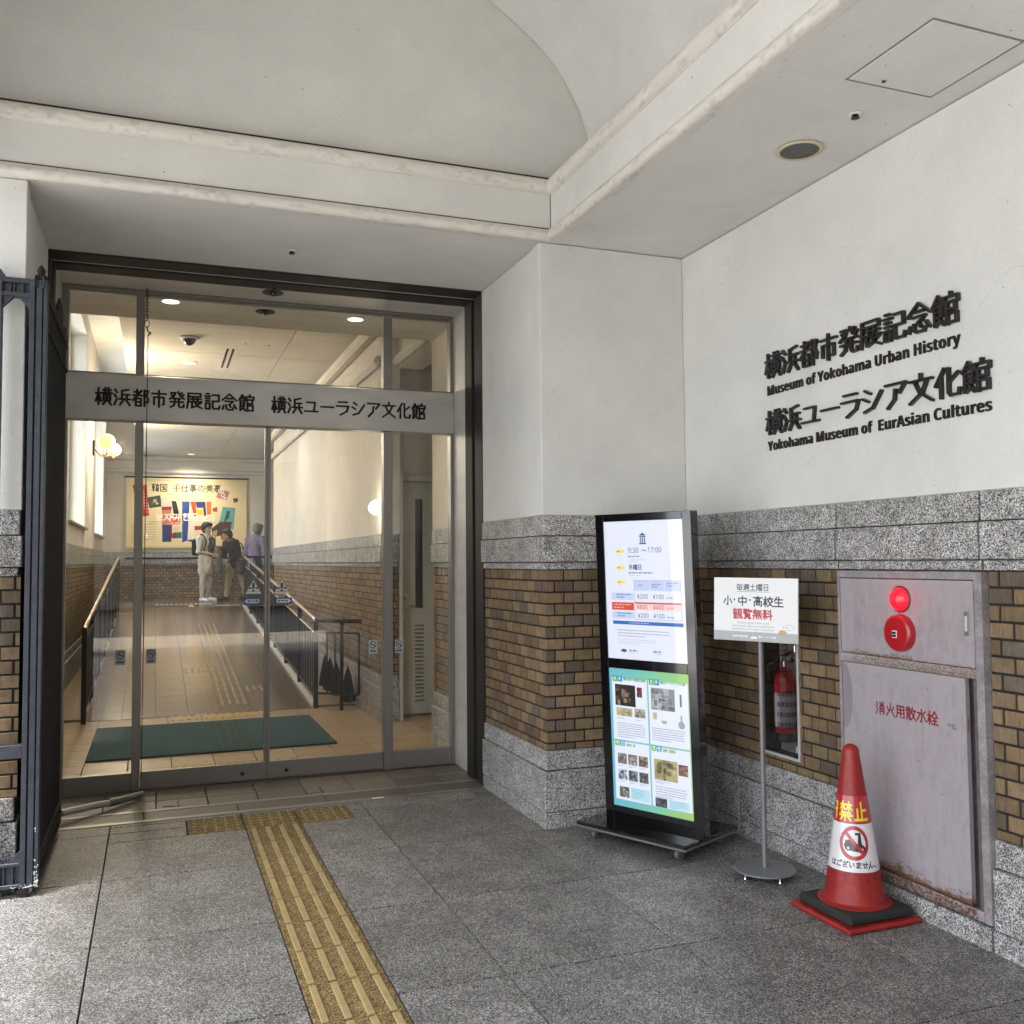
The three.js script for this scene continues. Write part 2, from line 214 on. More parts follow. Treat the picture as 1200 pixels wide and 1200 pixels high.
// solid letter: every stroke a raised bar; returns geometry with origin at the box's left bottom, facing +z
function glyphGeo(ch, w, h, th, depth) {
  const parts = []; let k = 0;
  for (const p of strokes(ch)) for (let i = 0; i + 1 < p.length; i++) {
    const ax = p[i][0] / 100 * w, ay = (1 - p[i][1] / 100) * h, bx = p[i + 1][0] / 100 * w, by = (1 - p[i + 1][1] / 100) * h, dx = bx - ax, dy = by - ay, L = Math.hypot(dx, dy), hz = Math.abs(dx) > Math.abs(dy), t = th * (hz ? 0.86 : 1);
    const g = cbox(L + t * 0.8, t, depth + 0.0002 * (k++ % 13), Math.min(0.0012, t * 0.12)); g.rotateZ(Math.atan2(dy, dx)); g.translate((ax + bx) / 2, (ay + by) / 2, (depth + 0.0002 * (k % 13)) / 2); parts.push(g);
  }
  return merge(parts);
}
function drawText(ctx, str, x, y, size, o = {}) { // y: top of the line
  const sx = o.sx || 1; ctx.strokeStyle = ctx.fillStyle = o.colour || '#222'; ctx.lineWidth = size * (o.weight || 0.1); ctx.lineCap = 'square'; ctx.lineJoin = 'miter'; ctx.textBaseline = 'alphabetic';
  for (const ch of str) {
    const s = strokes(ch);
    if (s) { const k = size * 0.92 / 100, ox = x + size * 0.04 * sx, oy = y + size * 0.04; for (const p of s) { ctx.beginPath(); p.forEach(([a, b], i) => (i ? ctx.lineTo(ox + a * k * sx, oy + b * k) : ctx.moveTo(ox + a * k * sx, oy + b * k))); ctx.stroke(); } x += size * sx * (o.track || 1); }
    else { ctx.font = (o.bold ? 'bold ' : '') + size + 'px sans-serif'; ctx.save(); ctx.translate(x, y + size * 0.84); ctx.scale(sx, 1); ctx.fillText(ch, 0, 0); ctx.restore(); x += ctx.measureText(ch).width * sx; }
  }
  return x;
}
function canvasTex(w, h, draw) { const c = document.createElement('canvas'); c.width = w; c.height = h; const ctx = c.getContext('2d'); draw(ctx, w, h); const t = new THREE.CanvasTexture(c); t.colorSpace = THREE.SRGBColorSpace; t.anisotropy = 8; return t; }
function fuzzLines(ctx, x, y, w, n, gap, th, colour, seed) { const r = rng(seed); ctx.fillStyle = colour; ctx.globalAlpha = 0.62; for (let i = 0; i < n; i++) { let a = x; const end = x + w * (i === n - 1 ? 0.55 : 0.94 + 0.06 * r()); while (a < end) { const l = th * (1 + 2.2 * r()); ctx.fillRect(a, y + i * gap, Math.min(l, end - a), th); a += l + th * 0.6; } } ctx.globalAlpha = 1; }
const font = await new FontLoader().loadAsync('fonts/droid/droid_sans_bold.typeface.json');
// ================================================================ SETTING
const XR = 2.93, ZP = -4.844, XJ = 2.015, XL = -0.575, SOF = 3.275, ZFRONT = 4.0;
const graniteVar = [];
for (let i = 0; i < 4; i++) graniteVar.push(M.graniteWall.clone());
graniteVar.forEach((m, i) => m.color.setScalar([0.74, 0.69, 0.78, 0.72][i]));
// a wall face: local s along, y up, d outwards
function face(t, ox, oz, ry) {
  const ax = Math.cos(ry), az = -Math.sin(ry), nx = Math.sin(ry), nz = Math.cos(ry);
  return { at: (s, y, d) => V(ox + ax * s + nx * d, y, oz + az * s + nz * d), ry, t,
    box(name, s0, s1, y0, y1, d0, d1, mat, bevel = 0.002, parent = t) { const p = this.at((s0 + s1) / 2, (y0 + y1) / 2, (d0 + d1) / 2); return mesh(name, cbox(s1 - s0, y1 - y0, d1 - d0, bevel, R0() * 3, R0() * 3), mat, parent, p.x, p.y, p.z, ry); },
    geo(s0, s1, y0, y1, d0, d1, bevel = 0.002) { const g = cbox(s1 - s0, y1 - y0, d1 - d0, bevel, R0() * 3, R0() * 3), p = this.at((s0 + s1) / 2, (y0 + y1) / 2, (d0 + d1) / 2); g.rotateY(ry); g.translate(p.x, p.y, p.z); return g; } };
}
const brickGeo = []; for (let i = 0; i < 6; i++) brickGeo.push(cbox(0.1065, 0.0548, 0.016, 0.002, i * 0.11, i * 0.23));
const rowPitch = 0.0642, tilePitch = 0.1165, BR0 = 0.4195, BR1 = 1.4205;
function bricks(f, s0, s1, o = {}) {
  const r = rng(o.seed || 5), holes = o.holes || [], merged = [], cols = [], dFace = -0.022;
  for (let row = 0; row < 16; row++) {
    let y1 = BR1 - 0.004 - row * rowPitch, y0 = Math.max(y1 - 0.0548, BR0 + 0.003); if (y1 - y0 < 0.01) continue;
    let s = s0 - (row % 2 ? tilePitch / 2 : 0);
    for (; s < s1 - 0.01; s += tilePitch) {
      const whole = [Math.max(s, s0), Math.min(s + 0.1065, s1), y0, y1]; if (whole[1] - whole[0] < 0.012) continue;
      for (const q of subtract(whole, holes)) {
        const w = q[1] - q[0], h = q[3] - q[2]; if (w < 0.012 || h < 0.012) continue;
        const tone = Math.floor(Math.pow(r(), 1.25) * MB.length) % MB.length, sc = (q[0] + q[1]) / 2, d = dFace - 0.007 + (r() - 0.5) * 0.0016;
        if (o.mergeFrom !== undefined && sc > o.mergeFrom) { const g = brickGeo[Math.floor(r() * 6)].clone(); g.scale(w / 0.1065, h / 0.0548, 1); const p = f.at(sc, (q[2] + q[3]) / 2, d); g.rotateY(f.ry); g.translate(p.x, p.y, p.z); const n = g.attributes.position.count, c = new Float32Array(n * 3), k = brickColours[tone]; for (let i = 0; i < n; i++) { c[i * 3] = k[0] / 0.31; c[i * 3 + 1] = k[1] / 0.21; c[i * 3 + 2] = k[2] / 0.115; } g.setAttribute('color', new THREE.BufferAttribute(c, 3)); merged.push(g); continue; }
        const p = f.at(sc, (q[2] + q[3]) / 2, d), m = mesh('brick', brickGeo[Math.floor(r() * 6)], MB[tone], f.t, p.x, p.y, p.z, f.ry); m.scale.set(w / 0.1065, h / 0.0548, 1); m.rotation.z = (r() - 0.5) * 0.006;
      }
    }
  }
  if (merged.length) { const m = mesh('brick', mergeGeometries(merged), MBmerged, f.t); m.userData = { kind: 'stuff' }; }
}
const COURSES = [[0, 0.0865, 0], [0.091, 0.311, 0.003], [0.3165, 0.419, -0.011], [1.421, 1.459, -0.012], [1.4635, 1.605, 0.005], [1.61, 1.7225, -0.005]];
function dado(f, s0, s1, o = {}) {
  const js = [s0, ...(o.joints || []).filter((j) => j > s0 + 0.02 && j < s1 - 0.02), s1], holes = o.holes || [];
  for (const [y0, y1, d] of COURSES) for (let i = 0; i + 1 < js.length; i++)
    for (const q of subtract([js[i] + (i ? 0.005 : o.cornerStart ? -d + 0.003 : 0), js[i + 1] - (i + 2 < js.length ? 0.005 : o.cornerEnd ? -d + 0.003 : 0), y0, y1], holes)) if (q[1] - q[0] > 0.01 && q[3] - q[2] > 0.01) f.box('granite_block', q[0], q[1], q[2], q[3], d - 0.07, d, graniteVar[Math.floor(R0() * 4)], 0.0025);
  bricks(f, s0 + (o.brickInset || 0), s1, o);
  for (const q of subtract([s0 + (o.brickInset || 0) + 0.01, s1, 0.41, 1.43], holes)) f.box('mortar_bed', q[0], q[1], q[2], q[3], -0.12, -0.0275, M.mortar, 0);
  if (o.plaster !== false) f.box('plaster', s0, s1, 1.7235, o.top || 3.2715, -0.12, -0.012, o.plasterMat || M.plaster, 0.004);
}

// ---- porch floor: granite slabs
{
  const fl = structureGroup('porch_floor');
  mesh('bedding', bb(-2.4, XR + 0.1, -0.2, -0.012, -5.855, 4.3, 0), M.joint, fl);
  const xs = [-2.336, -1.632, -0.927, -0.218, 0.488, 1.191, 1.895, 2.6, XR + 0.02], zs = [-5.85, -5.665, -4.857, -4.044, -3.231, -2.418, -1.605, -0.792, 0.021, 0.834, 1.647, 2.46, 3.273, 4.3];
  const tact = [[-5.8, -5.492, 0.182, 1.094], [-5.492, 4.3, 0.488, 0.79]];
  const mats = [0.47, 0.43, 0.5, 0.455, 0.52].map((k) => { const m = M.graniteFloor.clone(); m.color.setScalar(k); return m; });
  for (let i = 0; i + 1 < xs.length; i++) for (let j = 0; j + 1 < zs.length; j++)
    for (const h of subtract([zs[j], zs[j + 1], xs[i], xs[i + 1]], tact)) { const q = [h[2], h[3], h[0], h[1]]; const w = q[1] - q[0] - 0.006, d = q[3] - q[2] - 0.009; if (w < 0.02 || d < 0.02) continue; const g = cbox(w, 0.04, d, 0.0015, R0() * 5, R0() * 5); mesh('floor_slab', g, mats[Math.floor(R0() * 5)], fl, (q[0] + q[1]) / 2, -0.02 + (R0() - 0.5) * 0.0008, (q[2] + q[3]) / 2); }
  const tg = cbox(0.297, 0.04, 0.2935, 0.002), bar = cbox(0.028, 0.0085, 0.281, 0.006), dome = new THREE.SphereGeometry(0.0115, 8, 5, 0, Math.PI * 2, 0, Math.PI / 2); dome.scale(1, 0.45, 1);
  const domes = []; for (let i = 0; i < 5; i++) for (let j = 0; j < 5; j++) { const g = dome.clone(); g.translate(-0.115 + i * 0.0575, 0, -0.115 + j * 0.0575); domes.push(g); }
  const domeGeo = merge(domes);
  for (let k = 0; k < 3; k++) { const t = mesh('tactile_tile', tg, M.yellowBase, fl, 0.334 + 0.304 * k, -0.0195, -5.646); const s = mesh('dome', domeGeo, M.yellow, t, 0, 0.0202, 0); s.userData = { kind: 'stuff' }; }
  for (let k = 0; k < 32; k++) { const t = mesh('tactile_tile', tg, M.yellowBase, fl, 0.639, -0.0195 + (R0() - 0.5) * 0.001, -5.343 + 0.2985 * k); for (let i = 0; i < 4; i++) mesh('bar', bar, M.yellow, t, -0.1125 + 0.075 * i, 0.0225, 0); }
}
// ---- threshold between the porch and the doors
{
  const th = structureGroup('threshold');
  mesh('bedding', bb(-1.2, 2.4, -0.2, -0.02, -6.79, -5.855, 0), M.joint, th);
  mesh('metal_strip', bb(XL - 0.02, 2.06, -0.03, 0.003, -5.905, -5.852), M.alu, th);
  for (let i = 0; i < 5; i++) mesh('threshold_tile', bb(XL + 0.53 * i, XL + 0.53 * i + 0.526, -0.03, 0, -6.085, -5.909), M.stripTileDark, th);
  mesh('metal_strip', bb(XL - 0.02, 2.06, -0.03, 0.002, -6.13, -6.089), M.alu, th);
  for (let r = 0; r < 2; r++) { const z1 = -6.134 - 0.235 * r, z0 = z1 - (r ? 0.245 : 0.215); for (let i = 0; i < 9; i++) mesh('threshold_tile', bb(XL + 0.3 * i, XL + 0.3 * i + 0.294, -0.03, -0.001, z0, z1), R0() < 0.5 ? M.stripTile : M.stripTileDark, th); if (!r) mesh('metal_strip', bb(XL, 2.05, -0.03, 0.0015, z0 - 0.016, z0 - 0.004), M.alu, th); }
  for (const x of [0.93, 0.06]) { mesh('lift_plate', bb(x, x + 0.07, 0.0, 0.003, -6.3, -6.17), M.stripTile, th); mesh('lift_slot', bb(x + 0.085, x + 0.1, 0.0, 0.003, -6.31, -6.16), M.black, th); }
  mesh('label_plate', bb(1.28, 1.35, 0.0, 0.0055, -5.89, -5.862, 0.001), M.white, th);
}
// ---- ground outside the porch
structure('pavement', bb(-60, 60, -0.3, -0.03, 4.3, 7.5, 0), std(lin(0.52, 0.44, 0.34), 0.9, { map: texTile }));
structure('road', bb(-60, 60, -0.3, -0.13, 7.5, 90, 0), std(lin(0.05, 0.05, 0.052), 0.9, { map: texTile }));
structure('pavement', bb(-60, -2.4, -0.3, -0.03, -60, 4.3, 0), std(lin(0.52, 0.51, 0.49), 0.9, { map: texTile }));

// ---- right side wall
{
  const t = thing('side_wall', 'long side wall of white plaster over granite bands and brown brick tiles', 'wall', XR, 0, ZP);
  const f = face(t, 0, 0, -Math.PI / 2); // s = z - ZP
  const cab = [-3.527 - ZP, -2.716 - ZP, 0.1, 1.42], ext = [-4.16 - ZP, -3.855 - ZP, 0.478, 1.105];
  const joints = []; for (let i = 0; i < 7; i++) joints.push(0.494 + 0.81 * i);
  dado(f, -0.03, ZFRONT - ZP, { joints, holes: [cab, ext], seed: 3, mergeFrom: -2.33 - ZP });
  const c = mesh('wall_core', bb(0.13, 0.5, 0, 5.2, 0.0, ZFRONT - ZP), M.plaster, t);
}
// ---- right pier between doors and side wall
{
  const t = thing('entrance_pier', 'white plaster pier with brick tiles and granite bands right of the glass doors', 'pier', XJ, 0, ZP);
  const ff = face(t, 0, 0, 0), fj = face(t, 0, 0, -Math.PI / 2);
  dado(ff, 0, 0.926, { seed: 8, brickInset: 0.023, cornerStart: true });
  // jamb face runs back from the corner: s is negative there
  const s0 = -1.055;
  for (const [y0, y1, d] of COURSES) fj.box('granite_block', s0, d - 0.004, y0, y1, d - 0.07, d, graniteVar[Math.floor(R0() * 4)], 0.0025);
  bricks(fj, s0, -0.0365, { seed: 13 });
  fj.box('mortar_bed', s0, -0.03, 0.41, 1.43, -0.12, -0.0275, M.mortar, 0);
  fj.box('plaster', s0, -0.0165, 1.7235, 3.2715, -0.12, -0.0125, M.plaster, 0.004);
  mesh('pier_core', bb(0.12, 0.91, 0, 3.26, -1.9, -0.12, 0), M.plaster, t);
}
// ---- left pier
{
  const t = thing('entrance_pier', 'white plaster pier with brick tiles behind the dark metal gate', 'pier', XL, 0, ZP);
  const ff = face(t, -0.6, 0, 0), fj = face(t, 0, 0, Math.PI / 2); // s runs back
  dado(ff, 0, 0.6, { seed: 18, cornerEnd: true });
  for (const [y0, y1, d] of COURSES) fj.box('granite_block', -d + 0.004, 1.055, y0, y1, d - 0.07, d, graniteVar[Math.floor(R0() * 4)], 0.0025);
  bricks(fj, 0.0365, 1.055, { seed: 19, mergeFrom: 0.05 });
  fj.box('mortar_bed', 0.03, 1.055, 0.41, 1.43, -0.12, -0.0275, M.mortar, 0);
  fj.box('plaster', 0.0165, 1.055, 1.7235, 3.2715, -0.12, -0.0125, M.plaster, 0.004);
  mesh('pier_core', bb(-0.595, -0.12, 0, 3.26, -1.9, -0.12, 0), M.plaster, t);
}
solo('porch_pillar', bb(-1.28, -0.98, -0.03, 3.26, 3.4, 3.95, 0.006), M.plaster, 'plain white pillar at the outer corner of the porch', 'pillar');
// ---- beams with mouldings, soffits, vault
function mouldProfile(kind) { // [out, y] from bottom to top, out = distance proud of the fascia
  if (kind === 'nosing') { const p = [[-0.03, 3.2745]]; for (let i = 0; i <= 8; i++) { const a = -Math.PI / 2 + Math.PI * i / 8 * 0.78; p.push([0.012 + 0.028 * Math.cos(a), 3.304 + 0.03 * Math.sin(a)]); } p.push([0.02, 3.342], [-0.03, 3.342]); return p; }
  const p = [[-0.03, 3.552], [0.004, 3.552]]; for (let i = 0; i <= 10; i++) { const a = -Math.PI / 2 + Math.PI * i / 10; p.push([0.006 + 0.034 * Math.cos(a), 3.595 + 0.04 * Math.sin(a)]); } p.push([-0.03, 3.636]); return p;
}
// sweep a profile along x (faces +z), mitred at the end where the two beams meet
function sweep(profile, a, b, place) { // place(out, y, s, isEnd) -> Vector3
  const pos = [], uv = []; let acc = R0() * 3; const n = 48, u9 = R0() * 7; a += u9; b += u9;
  for (let i = 0; i + 1 < profile.length; i++) {
    const [o0, y0] = profile[i], [o1, y1] = profile[i + 1], l = Math.hypot(o1 - o0, y1 - y0);
    for (let k = 0; k < n; k++) { const s0 = k / n, s1 = (k + 1) / n, q = [place(o0, y0, s0), place(o0, y0, s1), place(o1, y1, s1), place(o1, y1, s0)], u0 = a + (b - a) * s0, u1 = a + (b - a) * s1, U = [[u0, acc], [u1, acc], [u1, acc + l], [u0, acc + l]]; for (const j of [0, 1, 2, 0, 2, 3]) { pos.push(q[j].x, q[j].y, q[j].z); uv.push(...U[j]); } }
    acc += l;
  }
  const g = new THREE.BufferGeometry(); g.setAttribute('position', new THREE.Float32BufferAttribute(pos, 3)); g.setAttribute('uv', new THREE.Float32BufferAttribute(uv, 2)); g.computeVertexNormals(); return g;
}
const XB = 2.088, ZB = -4.858, XBL = -1.0;
{
  const t = structureGroup('porch_ceiling');
  // entrance beam (over the doors)
  mesh('beam_fascia', bb(-1.2, XB + 0.05, 3.3565, 3.552, ZB - 0.15, ZB), M.plaster, t);
  for (const [k, nm] of [['nosing', 'nosing_moulding'], ['torus', 'cornice_moulding']]) {
    const pr = mouldProfile(k);
    mesh(nm, sweep(pr, -1.2, XB, (o, y, s) => { const e = XB - o; return V(-1.2 + (e + 1.2) * s, y, ZB + o); }), M.moulding, t);
    mesh(nm, sweep(pr, 0, ZFRONT - ZB, (o, y, s) => { const e = ZB + o; return V(XB - o, y, e + (ZFRONT - e) * s); }), M.moulding, t);
    mesh(nm, sweep(pr, 0, ZFRONT - ZB, (o, y, s) => V(XBL + o, y, ZB + o + (ZFRONT - ZB - o) * s)), M.moulding, t);
  }
  mesh('beam_fascia', bb(XB, XB + 0.15, 3.3565, 3.552, ZB + 0.002, ZFRONT), M.plaster, t);
  for (const [y0, y1, o] of [[3.3425, 3.356, 0.004], [3.6365, 3.6495, -0.001]]) { mesh('joint_strip', bb(-1.2, XB + 0.02, y0, y1, ZB - 0.03, ZB - o, 0), M.joint, t); mesh('joint_strip', bb(XB + o, XB + 0.03, y0, y1, ZB + 0.001, ZFRONT, 0), M.joint, t); }  // thin dark strips along the top of each moulding
  mesh('joint_strip', bb(XB - 0.003, XB + 0.003, 3.357, 3.5515, ZB - 0.003, ZB + 0.003, 0), M.joint, t);
  mesh('beam_fascia', bb(XBL - 0.15, XBL, 3.346, 3.552, ZB + 0.002, ZFRONT), M.plaster, t);
  // soffits
  mesh('soffit', bb(-1.2, 3.1, SOF, 3.344, -6.28, ZB + 0.012, 0), M.soffit, t);
  mesh('soffit', bb(XB - 0.012, 3.1, SOF + 0.001, 3.3445, ZB + 0.014, ZFRONT, 0), M.soffit, t);
  mesh('soffit', bb(-1.3, XBL + 0.012, SOF + 0.001, 3.3445, ZB + 0.014, ZFRONT, 0), M.soffit, t);
  // ledges behind the mouldings and closed tops
  mesh('ledge', bb(-1.2, 3.1, 3.35, 3.6, -6.6, ZB - 0.02, 0), M.plaster, t);
  mesh('ledge', bb(XB + 0.02, 3.1, 3.35, 3.6, ZB - 0.01, ZFRONT, 0), M.plaster, t);
  mesh('ledge', bb(-1.3, XBL - 0.02, 3.35, 3.6, ZB - 0.01, ZFRONT, 0), M.plaster, t);
  mesh('lunette_wall', bb(-1.6, 3.1, 3.6, 5.2, -5.2, -4.95, 0), M.plaster, t);
  // barrel vault, in sections with open joints
  const R = [[2.412, 3.6], [2.405, 3.75], [2.39, 3.87], [2.365, 3.975], [2.331, 4.079], [2.282, 4.183], [2.211, 4.299], [2.11, 4.42], [1.967, 4.535], [1.841, 4.623], [1.746, 4.678], [1.55, 4.765], [1.3, 4.842], [1.0, 4.893], [0.72, 4.91]];
  const cr = new THREE.CatmullRomCurve3([...R, ...R.slice(0, -1).reverse().map(([x, y]) => [1.44 - x, y])].map(([x, y]) => V(x, y, 0))), pts = cr.getPoints(80);
  const zj = [-4.945, -3.262, -1.6, 0.05, 1.7, ZFRONT];
  for (let k = 0; k + 1 < zj.length; k++) {
    const a = zj[k] + (k ? 0.006 : 0), b = zj[k + 1], pos = [], uv = []; let acc = 0;
    const q = (p0, p1, p2, p3, u) => { for (const j of [0, 1, 2, 0, 2, 3]) { const p = [p0, p1, p2, p3][j]; pos.push(p.x, p.y, p.z); uv.push(...u[j]); } };
    const off = (i) => { const t0 = pts[Math.max(0, i - 1)], t1 = pts[Math.min(80, i + 1)], d = new THREE.Vector3().subVectors(t1, t0).normalize(); return V(pts[i].x + d.y * 0.14, pts[i].y - d.x * 0.14 , 0); };
    for (let i = 0; i < 80; i++) {
      const l = pts[i].distanceTo(pts[i + 1]), A0 = pts[i], A1 = pts[i + 1], O0 = off(i), O1 = off(i + 1), z = (p, zz) => V(p.x, p.y, zz), u = [[acc, a], [acc + l, a], [acc + l, b], [acc, b]];
      q(z(A0, a), z(A1, a), z(A1, b), z(A0, b), u); q(z(O0, b), z(O1, b), z(O1, a), z(O0, a), u); q(z(O0, a), z(O1, a), z(A1, a), z(A0, a), u); q(z(A0, b), z(A1, b), z(O1, b), z(O0, b), u); acc += l;
    }
    const g = new THREE.BufferGeometry(); g.setAttribute('position', new THREE.Float32BufferAttribute(pos, 3)); g.setAttribute('uv', new THREE.Float32BufferAttribute(uv, 2)); g.computeVertexNormals(); mesh('vault_section', g, M.plaster, t);
  }
  mesh('roof_slab', bb(-1.4, 3.3, 5.2, 5.4, -7.6, ZFRONT, 0), M.plaster, t);
  // hatch: a panel set in an open joint, its lock
  const hx0 = 2.418, hx1 = 2.832, hz0 = -2.8, hz1 = -2.368;
  mesh('hatch_joint', merge([bb(hx0, hx1, SOF - 0.0015, SOF + 0.004, hz0, hz0 + 0.006, 0), bb(hx0, hx1, SOF - 0.0015, SOF + 0.004, hz1 - 0.006, hz1, 0), bb(hx0, hx0 + 0.006, SOF - 0.0015, SOF + 0.004, hz0 + 0.006, hz1 - 0.006, 0), bb(hx1 - 0.006, hx1, SOF - 0.0015, SOF + 0.004, hz0 + 0.006, hz1 - 0.006, 0)]), M.alu, t);
  mesh('hatch_panel', bb(hx0 + 0.009, hx1 - 0.009, SOF - 0.003, SOF + 0.004, hz0 + 0.009, hz1 - 0.009), M.soffit, t);
  const lk = new THREE.CylinderGeometry(0.008, 0.008, 0.006, 12); mesh('hatch_lock', lk, M.black, t, 2.56, SOF - 0.004, -2.755);
  // the joint between the two ceiling boards
}
// ceiling fittings
{
  const t = thing('ceiling_speaker', 'round grey ceiling speaker with a cream rim above the side wall', 'speaker', 2.646, SOF, -3.365);
  mesh('rim', lathe([[0.083, -0.002], [0.1, -0.002], [0.102, -0.007], [0.094, -0.012], [0.083, -0.008]], 36), std(lin(0.6, 0.52, 0.36), 0.6), t);
  mesh('grille', lathe([[0, -0.005], [0.084, -0.005], [0.084, 0], [0, 0]], 32), std(lin(0.2, 0.2, 0.19), 0.8, { map: texScuff }), t);
}
function sprinkler(x, y, z, label) {
  const t = thing('sprinkler_head', label, 'sprinkler', x, y, z, 0);
  mesh('escutcheon', lathe([[0, 0], [0.026, 0], [0.027, -0.003], [0.018, -0.006], [0, -0.006]], 24), M.white, t);
  mesh('deflector', lathe([[0, -0.006], [0.014, -0.006], [0.012, -0.014], [0.017, -0.016], [0.017, -0.019], [0, -0.019]], 16), M.black, t);
}
sprinkler(2.645, SOF, -3.01, 'small sprinkler head between ceiling hatch and round speaker');
sprinkler(0.724, SOF, -5.483, 'small sprinkler head in the grey soffit above the doors');

// ---- dark lining and steel lining of the doorway
{
  const t = thing('door_surround', 'black metal shutter guide and steel lining around the glass entrance', 'door frame', 0.725, 0, -6.2);
  const g = (x0, x1, y0, y1, z0, z1, b) => { const q = bb(x0, x1, y0, y1, z0, z1, b); q.translate(-0.725, 0, 6.2); return q; };
  for (const [z0, z1] of [[-6.06, -5.902], [-6.27, -6.12]]) { mesh('guide_strip', g(2.026, 2.1, 0, 3.3, z0, z1), M.darkFrame, t); mesh('guide_strip', g(-0.66, -0.58, 0, 3.3, z0, z1), M.darkFrame, t); mesh('guide_strip', g(-0.58, 2.026, 3.262, 3.34, z0, z1), M.darkFrame, t); }
  mesh('guide_slot', merge([g(2.06, 2.12, 0, 3.3, -6.12, -6.06, 0), g(-0.68, -0.61, 0, 3.3, -6.12, -6.06, 0), g(-0.6, 2.06, 3.3, 3.36, -6.12, -6.06, 0)]), M.black, t);
  mesh('jamb_lining', g(2.058, 2.1, 0, 3.29, -6.72, -6.274), M.steelLight, t); mesh('jamb_lining', g(-0.66, -0.578, 0, 3.29, -6.72, -6.274), M.steelLight, t);
  mesh('head_lining', g(-0.578, 2.058, 3.288, 3.36, -6.6, -6.274), M.steelLight, t);
}
// ================================================================ GLASS ENTRANCE
const ZD = -6.645;
{
  const t = thing('glass_entrance_screen', 'steel framed glass screen with lettered header bar across the doorway', 'glass screen', 0.745, 0, ZD);
  const g = (x0, x1, y0, y1, z0, z1, b) => { const q = bb(x0, x1, y0, y1, z0, z1, b); q.translate(-0.745, 0, -ZD); return q; };
  for (const [a, b] of [[-0.575, -0.535], [-0.13, -0.078], [1.532, 1.596], [2.034, 2.0575]]) { mesh('mullion', g(a, b, 0, 2.408, -6.725, ZD), M.alu, t); mesh('mullion', g(a, b, 2.714, 3.262, -6.725, ZD), M.alu, t); }
  mesh('header_bar', g(-0.576, 2.057, 2.41, 2.712, -6.75, -6.632, 0.004), M.steel, t);
  mesh('head_rail', g(-0.575, 2.057, 3.264, 3.287, -6.725, ZD), M.alu, t);
  for (const [a, b] of [[-0.534, -0.131], [1.597, 2.033]]) { mesh('bottom_rail', g(a, b, 0.002, 0.12, -6.715, -6.652), M.alu, t); mesh('pane', g(a, b, 0.1205, 2.4095, -6.692, -6.686, 0), M.glass, t); }
  for (const [a, b] of [[-0.534, -0.131], [-0.077, 1.531], [1.597, 2.033]]) { mesh('pane', g(a, b, 2.7265, 3.2505, -6.692, -6.686, 0), M.glass, t); mesh('pane_bead', g(a, b, 2.713, 2.7255, -6.7, -6.66, 0.001), M.alu, t); mesh('pane_bead', g(a, b, 3.2515, 3.263, -6.7, -6.66, 0.001), M.alu, t); }
  const put = (str, x0, x1) => { const n = [...str].length, p = (x1 - x0) / n; [...str].forEach((ch, i) => { const w = p * 0.9, m = mesh('letter', glyphGeo(ch, w, 0.112, 0.0145, 0.004), M.vinyl, t, x0 + p * (i + 0.05) - 0.745, 2.506, -6.6315 - ZD); m.userData.label = 'black character of the museum name on the header bar'; }); };
  put('横浜都市発展記念館', -0.377, 0.631); put('横浜ユーラシア文化館', 0.737, 1.843);
}
const texSticker = {
  tri: canvasTex(128, 128, (c) => { c.fillStyle = '#e9ecef'; c.fillRect(0, 0, 128, 128); c.fillStyle = '#0f5560'; c.fillRect(54, 26, 20, 56); c.beginPath(); c.arc(64, 100, 11, 0, 7); c.fill(); c.fillStyle = '#c5484b'; c.fillRect(26, 66, 22, 20); c.fillRect(80, 66, 22, 20); c.fillStyle = '#8898a8'; c.fillRect(8, 106, 112, 5); }),
  arrow: canvasTex(160, 64, (c) => { c.fillStyle = '#2d5da0'; c.fillRect(0, 0, 160, 64); c.fillStyle = '#e6eaf0'; c.fillRect(34, 12, 118, 40); c.beginPath(); c.moveTo(8, 32); c.lineTo(36, 8); c.lineTo(36, 56); c.fill(); c.fillStyle = '#39424e'; c.beginPath(); c.arc(52, 32, 10, 0, 7); c.arc(130, 32, 10, 0, 7); c.fill(); c.fillRect(68, 27, 46, 9); }),
  smoke: canvasTex(96, 144, (c) => { c.fillStyle = '#bfc3c6'; c.fillRect(0, 0, 96, 144); c.strokeStyle = '#1d2227'; c.lineWidth = 8; c.beginPath(); c.arc(48, 48, 34, 0, 7); c.stroke(); c.beginPath(); c.moveTo(24, 24); c.lineTo(72, 72); c.stroke(); c.fillStyle = '#1d2227'; c.fillRect(26, 46, 44, 8); c.fillRect(20, 94, 56, 5); c.fillRect(14, 112, 68, 14); }),
};
function sticker(parent, kind, x, y, w, h, flip) {
  const m = std(lin(0.8, 0.8, 0.8), 0.5, { map: texSticker[kind] }); let g;
  if (kind === 'tri') { const s = new THREE.Shape(); s.moveTo(-w / 2, -h / 2); s.lineTo(w / 2, -h / 2); s.lineTo(0, h / 2); g = new THREE.ExtrudeGeometry(s, { depth: 0.0008, bevelEnabled: false }); const p = g.attributes.position, u = g.attributes.uv; for (let i = 0; i < p.count; i++) u.setXY(i, p.getX(i) / w + 0.5, p.getY(i) / h + 0.5); } else { g = new THREE.BoxGeometry(w, h, 0.0008); if (flip) { const u = g.attributes.uv; for (let i = 0; i < u.count; i++) u.setX(i, 1 - u.getX(i)); } }
  const o = mesh('sticker', g, m, parent, x, y, 0.004); return o;
}
